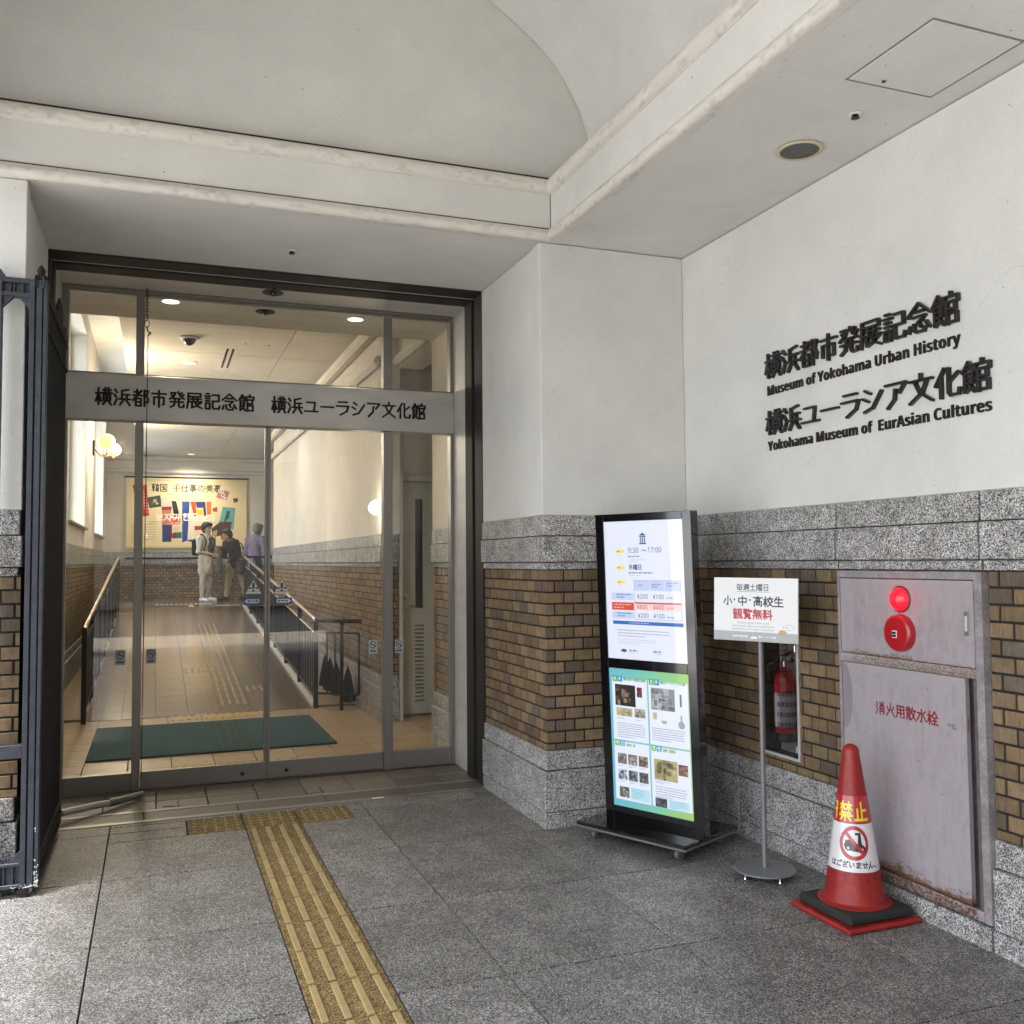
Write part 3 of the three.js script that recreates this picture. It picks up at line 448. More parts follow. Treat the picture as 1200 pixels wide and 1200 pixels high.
function leaf(x0, x1, label, meetRight, stickers) {
  const xc = (x0 + x1) / 2, t = thing('sliding_door', label, 'door', xc, 0, -6.69), h = (x1 - x0) / 2;
  mesh('pane', bb(-h, h, 0.12, 2.409, -0.004, 0.003, 0), M.glass, t);
  mesh('bottom_rail', bb(-h, h, 0.006, 0.1195, -0.02, 0.02), M.alu, t);
  const s = meetRight ? [h - 0.019, h - 0.0005] : [-h + 0.0005, -h + 0.019]; mesh('meeting_stile', bb(s[0], s[1], 0.12, 2.409, -0.016, 0.016), M.alu, t);
  const k = new THREE.CylinderGeometry(0.013, 0.013, 0.012, 14); k.rotateX(Math.PI / 2); mesh('lock', k, M.black, t, meetRight ? h - 0.16 : -h + 0.13, 0.055, 0.026);
  for (const a of stickers) sticker(t, a[0], a[1] - xc, a[2], a[3], a[4], a[5]);
}
leaf(-0.076, 0.7245, 'left sliding glass door leaf meeting the other at the slim centre stile', true, [['tri', 0.633, 1.307, 0.108, 0.094], ['arrow', 0.623, 1.21, 0.11, 0.044], ['smoke', -0.017, 0.863, 0.062, 0.095]]);
leaf(0.7255, 1.53, 'right sliding glass door leaf in front of the handrail and umbrellas', false, [['tri', 0.823, 1.305, 0.108, 0.094], ['arrow', 0.838, 1.208, 0.11, 0.044, true], ['smoke', 1.461, 0.866, 0.062, 0.095]]);
for (const [x, l] of [[-0.204, 'small grey no smoking sticker on the fixed pane by the gate'], [1.652, 'small grey no smoking sticker on the fixed pane by the louvred door']]) { const m = std(lin(0.8, 0.8, 0.8), 0.5, { map: texSticker.smoke }); solo('sticker', new THREE.BoxGeometry(0.062, 0.095, 0.0008), m, l, 'sticker', x, 0.863, -6.6845); }
// hanging chain and cord
{
  const t = thing('pull_cord', 'thin cord on a short chain hanging in front of the left mullion', 'cord', -0.06, 0, -6.57);
  for (let i = 0; i < 9; i++) { const g = new THREE.TorusGeometry(0.0095, 0.0028, 6, 12); g.scale(0.75, 1.5, 1); if (i % 2) g.rotateY(Math.PI / 2); mesh('link', g, M.black, t, -0.004, 3.262 - i * 0.021, 0); }
  const ring = new THREE.TorusGeometry(0.017, 0.003, 6, 16); ring.scale(0.8, 1.4, 1); mesh('ring', ring, M.black, t, -0.003, 3.045, 0); mesh('hook', tube([V(-0.003, 3.022, 0), V(0.004, 2.99, 0), V(0.022, 2.985, 0), V(0.006, 2.968, 0)], 0.004), M.black, t);
  mesh('cord', rod(V(0.004, 2.975, 0), V(-0.008, 0.09, 0), 0.003, 6), M.black, t);
}
// recessed lamps over the doorway
function downlight(x, y, z, lit, label, I = 6) {
  const t = thing('recessed_downlight', label, 'ceiling light', x, y, z);
  mesh('trim', lathe([[0.056, 0], [0.07, 0], [0.072, -0.003], [0.066, -0.006], [0.056, -0.003]], 28), lit ? M.white : M.black, t);
  if (lit) { mesh('lamp', lathe([[0, -0.004], [0.057, -0.004], [0.057, 0], [0, 0]], 24), std(lin(0.9, 0.85, 0.75), 0.6, { emissive: lin(1, 0.9, 0.72), emissiveIntensity: 0.7 }), t); const s = new THREE.SpotLight(lin(1, 0.83, 0.6), I, 0, 1.05, 0.8); s.position.set(0, -0.03, 0); s.target.position.set(0, -2, 0); s.castShadow = true; s.shadow.radius = 4; t.add(s, s.target); }
  else { mesh('lamp', lathe([[0, -0.002], [0.057, -0.002], [0.057, 0], [0, 0]], 24), M.black, t); mesh('lens', new THREE.SphereGeometry(0.022, 14, 8), M.blackGloss, t, 0, -0.006, 0); }
}
downlight(0.727, 3.288, -6.43, false, 'unlit black recessed lamp in the lining outside the glass');
downlight(0.732, 3.29, -6.95, false, 'unlit black recessed lamp just inside the glass');
downlight(0.085, 3.29, -6.886, true, 'lit recessed lamp inside the glass near the left mullion', 0.9);
downlight(1.39, 3.29, -6.958, true, 'lit recessed lamp inside the glass near the right mullion', 0.9);

// ================================================================ LOBBY
const XI = 1.945, XW = -0.97, ZB2 = -21.9, ZR0 = -9.72, ZR1 = -17.82, YL = 0.675;
const rampY = (z) => Math.min(YL, Math.max(0, (ZR0 - z) / (ZR0 - ZR1) * YL));
{
  const fl = structureGroup('lobby_floor');
  mesh('bedding', bb(XW - 0.2, 3.6, -0.2, -0.012, -22.2, -6.79, 0), M.joint, fl);
  const tile = cbox(0.294, 0.03, 0.294, 0.0015); let n = 0;
  const x0 = -1.07;
  for (let i = 0; i < 12; i++) for (let j = 0; j < 10; j++) { const x = x0 + 0.15 + 0.3 * i, z = -6.9 - 0.3 * j; if (x > 2.75) continue; const yel = (j === 1 && x > 0.2 && x < 1.15) || (j === 9 && x > 0.05 && x < 1.15); const m = mesh('floor_tile', tile, yel ? M.intYellow : M.intTile[Math.floor(R0() * 3)], fl, x, -0.015 + (R0() - 0.5) * 0.0006, z); if (yel && j === 9) for (let k = 0; k < 4; k++) mesh('bar', cbox(0.028, 0.006, 0.27, 0.002), M.intYellow, m, -0.11 + 0.0733 * k, 0.0175, 0); if (yel && j === 1) { const ds = []; for (let a = 0; a < 5; a++) for (let b = 0; b < 5; b++) { const g = new THREE.SphereGeometry(0.0115, 7, 4, 0, 6.3, 0, 1.57); g.scale(1, 0.45, 1); g.translate(-0.115 + a * 0.0575, 0.0155, -0.115 + b * 0.0575); ds.push(g); } const s = mesh('dome', merge(ds), M.intYellow, m); s.userData = { kind: 'stuff' }; } }
  mesh('side_floor', bb(1.56, XI + 0.05, -0.03, -0.001, -18, -9.9, 0), M.intTile[1], fl); mesh('side_floor', bb(XW - 0.05, -0.62, -0.03, -0.001, -18, -9.9, 0), M.intTile[0], fl);
}
{
  const rp = structureGroup('ramp');
  const s = new THREE.Shape(); s.moveTo(-ZR0, -0.03); s.lineTo(-ZR0, -0.003); s.lineTo(-ZR1, YL - 0.003); s.lineTo(-ZR1, -0.03);
  const g = new THREE.ExtrudeGeometry(s, { depth: 2.14, bevelEnabled: false }); g.rotateY(Math.PI / 2); g.translate(-0.6, 0, 0); mesh('ramp_body', g, std(lin(0.25, 0.22, 0.18), 0.8), rp);
  const L = Math.hypot(ZR0 - ZR1, YL), ang = Math.atan2(YL, ZR0 - ZR1), rows = 27, pit = L / rows, tile = cbox(0.2965, 0.02, pit - 0.0035, 0.0015), bar = cbox(0.028, 0.006, pit * 0.9, 0.002);
  for (let i = 0; i < 7; i++) for (let j = 0; j < rows; j++) { const u = (j + 0.5) / rows, z = ZR0 + (ZR1 - ZR0) * u, yel = (i === 4 && j > 0 && j < 20) || (i === 5 && j === 3) || (i === 3 && j === 7), m = mesh('ramp_tile', tile, M.rampTile[Math.floor(R0() * 3)], rp, -0.6 + 0.02 + 0.15 + 0.3 * i, YL * u - 0.004, z); m.rotation.x = ang; if (yel) for (let k = 0; k < 4; k++) mesh('bar', bar, M.rampBar, m, -0.11 + 0.0733 * k, 0.012, 0); }
  mesh('kerb', (() => { const s2 = new THREE.Shape(); s2.moveTo(-ZR0, 0); s2.lineTo(-ZR0, 0.035); s2.lineTo(-ZR1, YL + 0.035); s2.lineTo(-ZR1, YL - 0.1); const q = new THREE.ExtrudeGeometry(s2, { depth: 0.05, bevelEnabled: false }); q.rotateY(Math.PI / 2); q.translate(1.5, 0, 0); return q; })(), M.steelLight, rp);
  mesh('landing', bb(XW - 0.1, 4.2, -0.03, YL, -22.1, ZR1 - 0.002, 0.003), M.rampTile[1], rp);
  for (let i = 0; i < 12; i++) mesh('warning_strip', bb(0.02 + 0.088 * i, 0.076 + 0.088 * i, YL, YL + 0.004, -19.5, -19.35, 0.001), std(lin(0.72, 0.68, 0.6), 0.6), rp);
  mesh('floor_mark', bb(0.6, 0.68, YL, YL + 0.003, -18.8, -18.2, 0.001), std(lin(0.45, 0.58, 0.4), 0.7), rp);
  mesh('floor_mark', bb(1.05, 1.5, YL, YL + 0.003, -18.6, -18.45, 0.001), std(lin(0.55, 0.48, 0.36), 0.7), rp);
}
{ // mat
  const t = solo('entrance_mat', bb(-0.468, 1.4, 0, 0.014, -0.745, 0.745, 0.004), std(lin(0.01, 0.08, 0.1), 0.95, { map: rep(dataTex(256, 256, (x, y) => { const l = 150 + 105 * R0() * (0.5 + 0.5 * plasterMid(x / 256, y / 256)); return [l, l, l]; }), 0.5) }), 'dark teal entrance mat on beige tiles behind the glass doors', 'mat', 0, 0.001, -8.485);
}
// lobby walls
function lobbyCourses(f, s0, s1, step) { for (const [y0, y1, d] of COURSES) for (let s = s0; s < s1 - 0.01; s += step) f.box('granite_block', s + (s > s0 ? 0.004 : 0), Math.min(s + step, s1), y0, y1, d - 0.07, d, graniteVar[Math.floor(R0() * 4)], 0.003); }
{
  const t = thing('lobby_wall', 'cream lobby wall over granite band and brick tiles behind the handrail', 'wall', XI, 0, -8.57);
  const f = face(t, 0, 0, -Math.PI / 2), fe = face(t, 0, 0, 0);
  lobbyCourses(f, -8.53, -0.004, 0.6); bricks(f, -8.53, -0.036, { seed: 71, mergeFrom: -99 });
  f.box('mortar_bed', -8.53, -0.03, 0.41, 1.43, -0.1, -0.0275, M.mortar, 0);
  lobbyCourses(fe, 0.004, 0.17, 0.2); bricks(fe, 0.022, 0.17, { seed: 72, mergeFrom: -99 }); fe.box('mortar_bed', 0.03, 0.17, 0.41, 1.43, -0.1, -0.0275, M.mortar, 0);
  mesh('plaster', bb(0.012, 0.19, 1.7235, 3.9, -8.53, -0.012, 0.004), M.warmWall, t); mesh('wall_core', bb(0.09, 0.185, 0, 1.73, -8.52, -0.08, 0), M.mortar, t);
  // mouldings
  for (const [y0, y1, o] of [[3.29, 3.385, 0.06], [3.595, 3.715, 0.1]]) mesh('wall_moulding', bb(-o, 0.02, y0, y1, -8.53, 0.03, 0.03), M.intCeil, t);
}
{
  const t = thing('lobby_wall', 'lobby window wall behind the left handrail with globe lamps', 'wall', XW, 0, -6.75);
  const f = face(t, 0, 0, Math.PI / 2), L = 15.15; // s runs back from the doors
  const wins = [[15.34 - 6.75 - 2.84, 15.34 - 6.75, 2.005, 4.9], [20.56 - 6.75 - 2.76, 20.56 - 6.75, 2.005, 4.9]];
  lobbyCourses(f, 0, L, 0.81); bricks(f, 0, L, { seed: 74, mergeFrom: -99 }); f.box('mortar_bed', 0, L, 0.41, 1.43, -0.1, -0.0275, M.mortar, 0);
  for (const q of subtract([0, L, 1.7235, 5.2], wins)) f.box('plaster', q[0], q[1], q[2], q[3], -0.3, -0.012, M.warmWall, 0);
  f.box('wall_core', 0, L, 0, 1.7235, -0.3, -0.09, M.plaster, 0);
  for (const w of wins) {
    const fr = f.box('window_frame', w[0], w[1], w[2], w[2] + 0.05, -0.28, -0.22, M.alu); f.box('window_frame', w[0], w[1], w[3] - 0.05, w[3], -0.28, -0.22, M.alu); f.box('window_frame', w[0], w[0] + 0.05, w[2] + 0.05, w[3] - 0.05, -0.28, -0.22, M.alu); f.box('window_frame', w[1] - 0.05, w[1], w[2] + 0.05, w[3] - 0.05, -0.28, -0.22, M.alu);
    f.box('window_sill', w[0] - 0.03, w[1] + 0.03, w[2] - 0.035, w[2] - 0.002, -0.2, 0.035, M.alu, 0.004);
    f.box('window_pane', w[0] + 0.05, w[1] - 0.05, w[2] + 0.05, w[3] - 0.05, -0.252, -0.246, phy(lin(0.95, 0.98, 1), 0.0, { transmission: 1, thickness: 0 }), 0);
  }
}
{
  const t = thing('lobby_wall', 'far lobby wall carrying the wide exhibition banner', 'wall', 0.5, 0, ZB2);
  const f = face(t, -1.6, 0, 0);
  lobbyCourses(f, 0, 4.9, 0.81); bricks(f, 0, 4.9, { seed: 79, mergeFrom: -99 }); f.box('mortar_bed', 0, 4.9, 0.41, 1.43, -0.1, -0.0275, M.mortar, 0);
  f.box('plaster', 0, 5.3, 1.7235, 5.2, -0.3, -0.012, M.warmWall, 0); f.box('wall_core', 0, 5.3, 0, 1.7235, -0.3, -0.09, M.plaster, 0);
  for (const [y0, y1, o] of [[3.42, 3.52, 0.06], [3.7, 3.8, 0.1]]) f.box('wall_moulding', 0, 4.9, y0, y1, -0.02, o, M.intCeil, 0.03);
  mesh('side_wall', bb(3.5, 3.7, 0, 5.2, 0, 5.2, 0), M.warmWall, t); mesh('side_wall', bb(1.62, 3.7, 0, 5.2, 4.8, 4.95, 0), M.warmWall, t);
}
{ // side recess with the louvred door
  const t = thing('lobby_wall', 'short wall around the recessed louvred service door', 'wall', 2.12, 0, -8.6);
  mesh('plaster', bb(0.0, 1.0, 2.3, 3.9, -0.45, -0.3, 0), M.warmWall, t); mesh('plaster', bb(0.62, 1.0, 0, 2.3, -0.45, -0.3, 0), M.warmWall, t);
  mesh('plaster', bb(1.0, 1.1, 0, 3.9, -0.45, 2.0, 0), M.warmWall, t); mesh('beam', bb(-0.01, 0.25, 3.29, 3.9, -0.05, 1.2, 0), M.warmWall, t); mesh('wall_moulding', bb(-0.08, 0.0, 3.29, 3.385, 0.04, 1.15, 0.03), M.intCeil, t);
  const p = thing('lobby_pier', 'granite and brick pier behind the right fixed glass pane', 'pier', 2.11, 0, -7.45);
  const f = face(p, 0, 0.34, -Math.PI / 2); lobbyCourses(f, -0.34, 0.36, 0.8); bricks(f, -0.34, 0.36, { seed: 83, mergeFrom: -99 }); f.box('mortar_bed', -0.335, 0.36, 0.41, 1.43, -0.1, -0.0275, M.mortar, 0); mesh('plaster', bb(0.012, 0.8, 1.7235, 3.29, 0.0, 0.7, 0.004), M.warmWall, p); mesh('wall_core', bb(0.09, 0.8, 0, 1.73, 0.004, 0.7, 0), M.plaster, p);
  const d = thing('service_door', 'pale grey service door with slim dark window and louvres', 'door', 2.45, 0, -8.89);
  mesh('frame', merge([bb(-0.325, -0.29, 0, 2.3, -0.05, 0.3), bb(0.42, 0.5, 0, 2.3, -0.05, 0.12), bb(-0.289, 0.419, 2.24, 2.3, -0.05, 0.12)]), M.doorPaint, d);
  const holes = [[-0.095, -0.018, 1.02, 2.075]], lv = []; for (let k = 0; k < 20; k++) lv.push([-0.1, -0.012, 0.13 + 0.0375 * k, 0.148 + 0.0375 * k]);
  mesh('leaf', merge(subtract([-0.288, 0.42, 0.012, 2.236], [...holes, ...lv]).map((q) => bb(q[0], q[1], q[2], q[3], -0.03, 0.01, 0))), M.doorPaint, d);
  mesh('window_pane', bb(-0.095, -0.018, 1.02, 2.075, -0.02, -0.012, 0), M.blackGloss, d);
  for (let k = 0; k < 20; k++) { const m = mesh('louvre', cbox(0.088, 0.009, 0.003, 0.001), M.doorPaint, d, -0.056, 0.136 + 0.0375 * k, -0.024); m.rotation.x = 0.5; }
  mesh('louvre_back', bb(-0.11, 0, 0.1, 0.92, -0.034, -0.031, 0), M.black, d);
  mesh('handle', merge([rod(V(-0.19, 1.03, 0.01), V(-0.19, 1.03, 0.055), 0.012), tube([V(-0.19, 1.03, 0.055), V(-0.13, 1.04, 0.058), V(-0.08, 1.03, 0.055)], 0.009)]), M.brass, d);
  mesh('lock', (() => { const g = new THREE.CylinderGeometry(0.022, 0.022, 0.02, 18); g.rotateX(Math.PI / 2); return g; })(), M.brass, d, -0.19, 1.14, 0.015);
}
{ // lobby ceiling
  const t = structureGroup('lobby_ceiling');
  mesh('soffit', bb(-1.3, 3.2, 3.29, 3.8, -7.45, -6.602, 0), M.intCeil, t);
  mesh('upper_wall', bb(-1.3, 3.2, 3.8, 5.2, -7.44, -6.602, 0), M.warmWall, t);
  for (const [z0, z1] of [[-10.9, -7.452], [-15, -10.908], [-21.95, -15.008]]) for (const [x0, x1] of [[-0.337, 1.31], [1.316, 2.2]]) mesh('ceiling_panel', bb(x0, x1, 3.8, 3.95, z0, z1, 0.003), M.intCeil, t);
  mesh('ceiling_panel', bb(2.2, 4.2, 3.8, 3.95, -21.95, -7.452, 0), M.intCeil, t);
  mesh('roof', bb(-1.4, 4.4, 5.2, 5.4, -22.3, -7.6, 0), M.plaster, t);
  mesh('outer_wall', bb(3.22, 3.4, 0, 5.2, -8.6, -4.9, 0), M.plaster, t); mesh('outer_wall', bb(2.2, 4.4, 0, 5.2, -17.1, -9.05, 0), M.plaster, t); 
  for (const x of [0.72, 0.78]) mesh('vent_slot', bb(x - 0.012, x + 0.012, 3.796, 3.802, -11.65, -10.6, 0.001), M.black, t);
  for (const [x, z] of [[0.95, -9.4], [1.2, -9.4], [0.88, -10.3], [1.12, -10.3]]) mesh('screw', new THREE.CylinderGeometry(0.01, 0.01, 0.006, 10), M.black, t, x, 3.798, z);
}
{ const t = thing('dome_camera', 'small dark dome camera on the lobby ceiling', 'camera', 0.311, 3.8, -10.19); mesh('base', lathe([[0, 0], [0.095, 0], [0.095, -0.02], [0, -0.02]], 24), M.white, t); const g = new THREE.SphereGeometry(0.065, 20, 10, 0, 6.284, Math.PI / 2, Math.PI / 2); mesh('dome', g, M.blackGloss, t, 0, -0.02, 0); }
{ const t = thing('smoke_detector', 'flat white smoke detector beside the dome camera', 'detector', 0.34, 3.8, -9.2); mesh('base', lathe([[0, 0], [0.1, 0], [0.1, -0.02], [0.06, -0.04], [0, -0.04]], 24), M.white, t); }
const ceilLights = [[0.7, -8.6, 'above the entrance mat'], [0.35, -11.5, 'past the ceiling vent'], [1.2, -13.6, 'above the middle of the ramp'], [0.35, -16.2, 'above the top of the ramp'], [0.7, -21.25, 'close to the wall above the banner']];
ceilLights.forEach(([x, z, wh], i) => { const t = thing('ceiling_lamp', 'round recessed lamp in the lobby ceiling ' + wh, 'ceiling light', x, 3.8, z, 0, 'recessed lamps along the lobby ceiling'); mesh('trim', lathe([[0.07, 0], [0.09, 0], [0.09, -0.005], [0.07, -0.004]], 24), M.white, t); mesh('lamp', lathe([[0, -0.003], [0.071, -0.003], [0.071, 0], [0, 0]], 20), std(lin(0.9, 0.85, 0.7), 0.6, { emissive: lin(1, 0.84, 0.6), emissiveIntensity: 0.4 }), t); const s = new THREE.SpotLight(lin(1, 0.87, 0.7), i >= 4 ? 3.4 : 1.45, 0, 1.2, 0.9); s.position.set(0, -0.03, 0); s.target.position.set(0, -3, i >= 4 ? -0.5 : 0); s.castShadow = true; s.shadow.radius = 4; t.add(s, s.target); });
function sconce(z, y, label, globes) {
  const t = thing('globe_sconce', label, 'wall lamp', XW + 0.012, y, z);
  mesh('back_plate', bb(0, 0.03, -0.12, 0.12, -0.05, 0.05), M.black, t);
  for (const [dx, dy, dz] of globes) { mesh('arm', tube([V(0.03, 0, 0), V(dx * 0.6, -0.12, dz * 0.5), V(dx, -0.1, dz), V(dx, dy - 0.14, dz)], 0.014), M.brass, t); const b = mesh('globe', new THREE.SphereGeometry(0.118, 28, 18), std(lin(0.4, 0.32, 0.16), 0.5, { emissive: lin(1, 0.74, 0.26), emissiveIntensity: 0.22 }), t, dx, dy, dz); const p = new THREE.PointLight(lin(1, 0.83, 0.6), 0.95); p.position.set(dx + 0.15, dy, dz); p.castShadow = true; p.shadow.radius = 6; t.add(p); }
}
sconce(-11.3, 3.2, 'added unseen globe lamp behind the header bar, brightens the lobby ceiling', [[0.2, 0.02, 0.13], [0.2, 0.02, -0.13]]);  // added lamp, kept out of view, lifts the light on the lobby ceiling
sconce(-16.58, 3.34, 'brass wall lamp with glowing glass globes between the lobby windows', [[0.22, 0.1, 0.16], [0.3, 0.0, -0.16], [0.18, 0.56, 0]]);
{ const t = thing('wall_globe_lamp', 'single round white lamp on the cream wall beside the right mullion', 'wall lamp', XI + 0.03, 1.965, -8.55); mesh('mount', rod(V(0.02, 0, -0.03), V(-0.06, 0, 0.02), 0.02), M.white, t); mesh('globe', new THREE.SphereGeometry(0.075, 24, 16), std(lin(0.9, 0.88, 0.82), 0.4, { emissive: lin(1, 0.95, 0.82), emissiveIntensity: 0.22 }), t, -0.08, 0, 0.05); const p = new THREE.PointLight(lin(1, 0.88, 0.68), 0.08); p.position.set(-0.19, 0, 0); t.add(p); }
// ---- handrails
function rail(x, z0, z1, label, panel) {
  const t = thing('handrail', label, 'handrail', x, 0, z0), y = (z, h) => rampY(z) + h, at = (z, h) => V(0, y(z, h), z - z0);
  mesh('top_rail', tube([at(z0 + 0.02, 0.87), at(z0, 0.885), at((z0 + z1) / 2, 0.89), at(z1, 0.89)], 0.022, 10, false, 40), M.brass, t);
  mesh('lower_rail', rod(at(z0, 0.745), at(z1, 0.745), 0.014, 8), panel ? M.darkFrame : M.brass, t); mesh('lower_rail', rod(at(z0, 0.1), at(z1, 0.1), 0.014, 8), M.darkFrame, t);
  const n = Math.round((z0 - z1) / 1.15);
  for (let i = 0; i <= n; i++) { const z = z0 + (z1 - z0) * i / n; mesh('post', bb(-0.022, 0.022, rampY(z) - (i ? 0.08 : 0) + 0.0, rampY(z) + 0.875, z - z0 - 0.022, z - z0 + 0.022), M.darkFrame, t); }
  if (panel) { for (let i = 0; i < n; i++) { const a = z0 + (z1 - z0) * (i + 0.02) / n, b = z0 + (z1 - z0) * (i + 0.98) / n, s = new THREE.Shape(); s.moveTo(-a, y(a, 0.12)); s.lineTo(-b, y(b, 0.12)); s.lineTo(-b, y(b, 0.73)); s.lineTo(-a, y(a, 0.73)); const g = new THREE.ExtrudeGeometry(s, { depth: 0.01, bevelEnabled: false }); g.rotateY(Math.PI / 2); g.translate(-0.005, 0, -z0); mesh('infill_panel', g, std(lin(0.008, 0.008, 0.008), 0.9), t); } }
  else for (let z = z0 - 0.11; z > z1; z -= 0.115) mesh('baluster', rod(at(z, 0.1), at(z, 0.745), 0.008, 6), M.darkFrame, t);
  return t;
}
{ const t = rail(1.535, -9.71, -17.75, 'brass topped handrail with dark balusters along the right of the ramp', false);
  mesh('end_rail', tube([V(0, 0.885, 0), V(0.08, 0.887, 0.16), V(0.2, 0.885, 0.3), V(0.4, 0.88, 0.31)], 0.022, 10, false, 24), M.darkFrame, t);
  const f = 0.3; mesh('end_frame', merge([rod(V(0.02, 0.76, 0.02), V(0.38, 0.76, f), 0.011), rod(V(0.02, 0.15, 0.02), V(0.38, 0.15, f), 0.011), rod(V(0.38, 0.15, f), V(0.38, 0.76, f), 0.011), rod(V(0.1, 0.15, 0.08), V(0.1, 0.76, 0.08), 0.008), rod(V(0.17, 0.15, 0.135), V(0.17, 0.76, 0.135), 0.008)]), M.darkFrame, t);
  mesh('end_post', rod(V(0.215, 0, 0.25), V(0.215, 0.88, 0.27), 0.018), M.darkFrame, t); }
rail(-0.6, -9.6, -18.0, 'brass topped handrail with black panels along the left of the ramp', true);
{ const t = thing('wall_handrail', 'dark straight handrail fixed along the far wall under the banner', 'handrail', 0.6, 1.58, ZB2 + 0.1); mesh('rail', rod(V(-1.2, 0, 0), V(1.4, 0, 0), 0.022), M.darkFrame, t); for (const x of [-1, 0.1, 1.2]) mesh('bracket', rod(V(x, -0.03, -0.1), V(x, 0, 0), 0.01), M.darkFrame, t); }
{ const t = thing('landing_railing', 'short dark railing on the landing where the third visitor leans', 'railing', 1.56, YL, -17.9); mesh('rail', rod(V(0, 0.9, 0), V(1.5, 0.9, -0.1), 0.022), M.darkFrame, t); for (let i = 0; i < 13; i++) mesh('baluster', rod(V(0.02 + 0.12 * i, 0, -0.008 * i), V(0.02 + 0.12 * i, 0.9, -0.008 * i), 0.008), M.darkFrame, t); }
// ---- folded umbrellas
function umbrella(x, z, h, label) {
  const t = thing('folded_umbrella', label, 'umbrella', x, 0.03, z, R0() * 3, 'folded umbrellas beside the handrail');
  const pos = [], n = 32, rings = [[0.0, 0.02], [0.05, 0.062], [0.3, 0.052], [0.75, 0.028], [0.92, 0.014], [1, 0.004]], P = (k, i) => { const a = i / n * Math.PI * 2, r = rings[k][1] * (1 + 0.28 * Math.cos(a * 8)); return V(Math.cos(a) * r, rings[k][0] * h, Math.sin(a) * r); };
  for (let k = 0; k + 1 < rings.length; k++) for (let i = 0; i < n; i++) for (const q of [[k, i], [k + 1, i], [k + 1, i + 1], [k, i], [k + 1, i + 1], [k, i + 1]]) { const p = P(...q); pos.push(p.x, p.y, p.z); }
  const g = new THREE.BufferGeometry(); g.setAttribute('position', new THREE.Float32BufferAttribute(pos, 3)); g.computeVertexNormals(); mesh('canopy', g, std(lin(0.02, 0.022, 0.024), 0.7), t);
  mesh('shaft', rod(V(0, -0.025, 0), V(0, h * 1.06, 0), 0.006), M.chrome, t); t.rotation.z = (R0() - 0.5) * 0.06;
}
umbrella(1.865, -11.1, 0.36, 'folded black umbrella, farthest of four at the granite wall base'); umbrella(1.85, -10.7, 0.37, 'folded black umbrella, second from the far end at the wall base'); umbrella(1.85, -10.3, 0.35, 'folded black umbrella behind the slim post of the railing end'); umbrella(1.87, -9.74, 0.36, 'folded black umbrella outside the railing end frame');

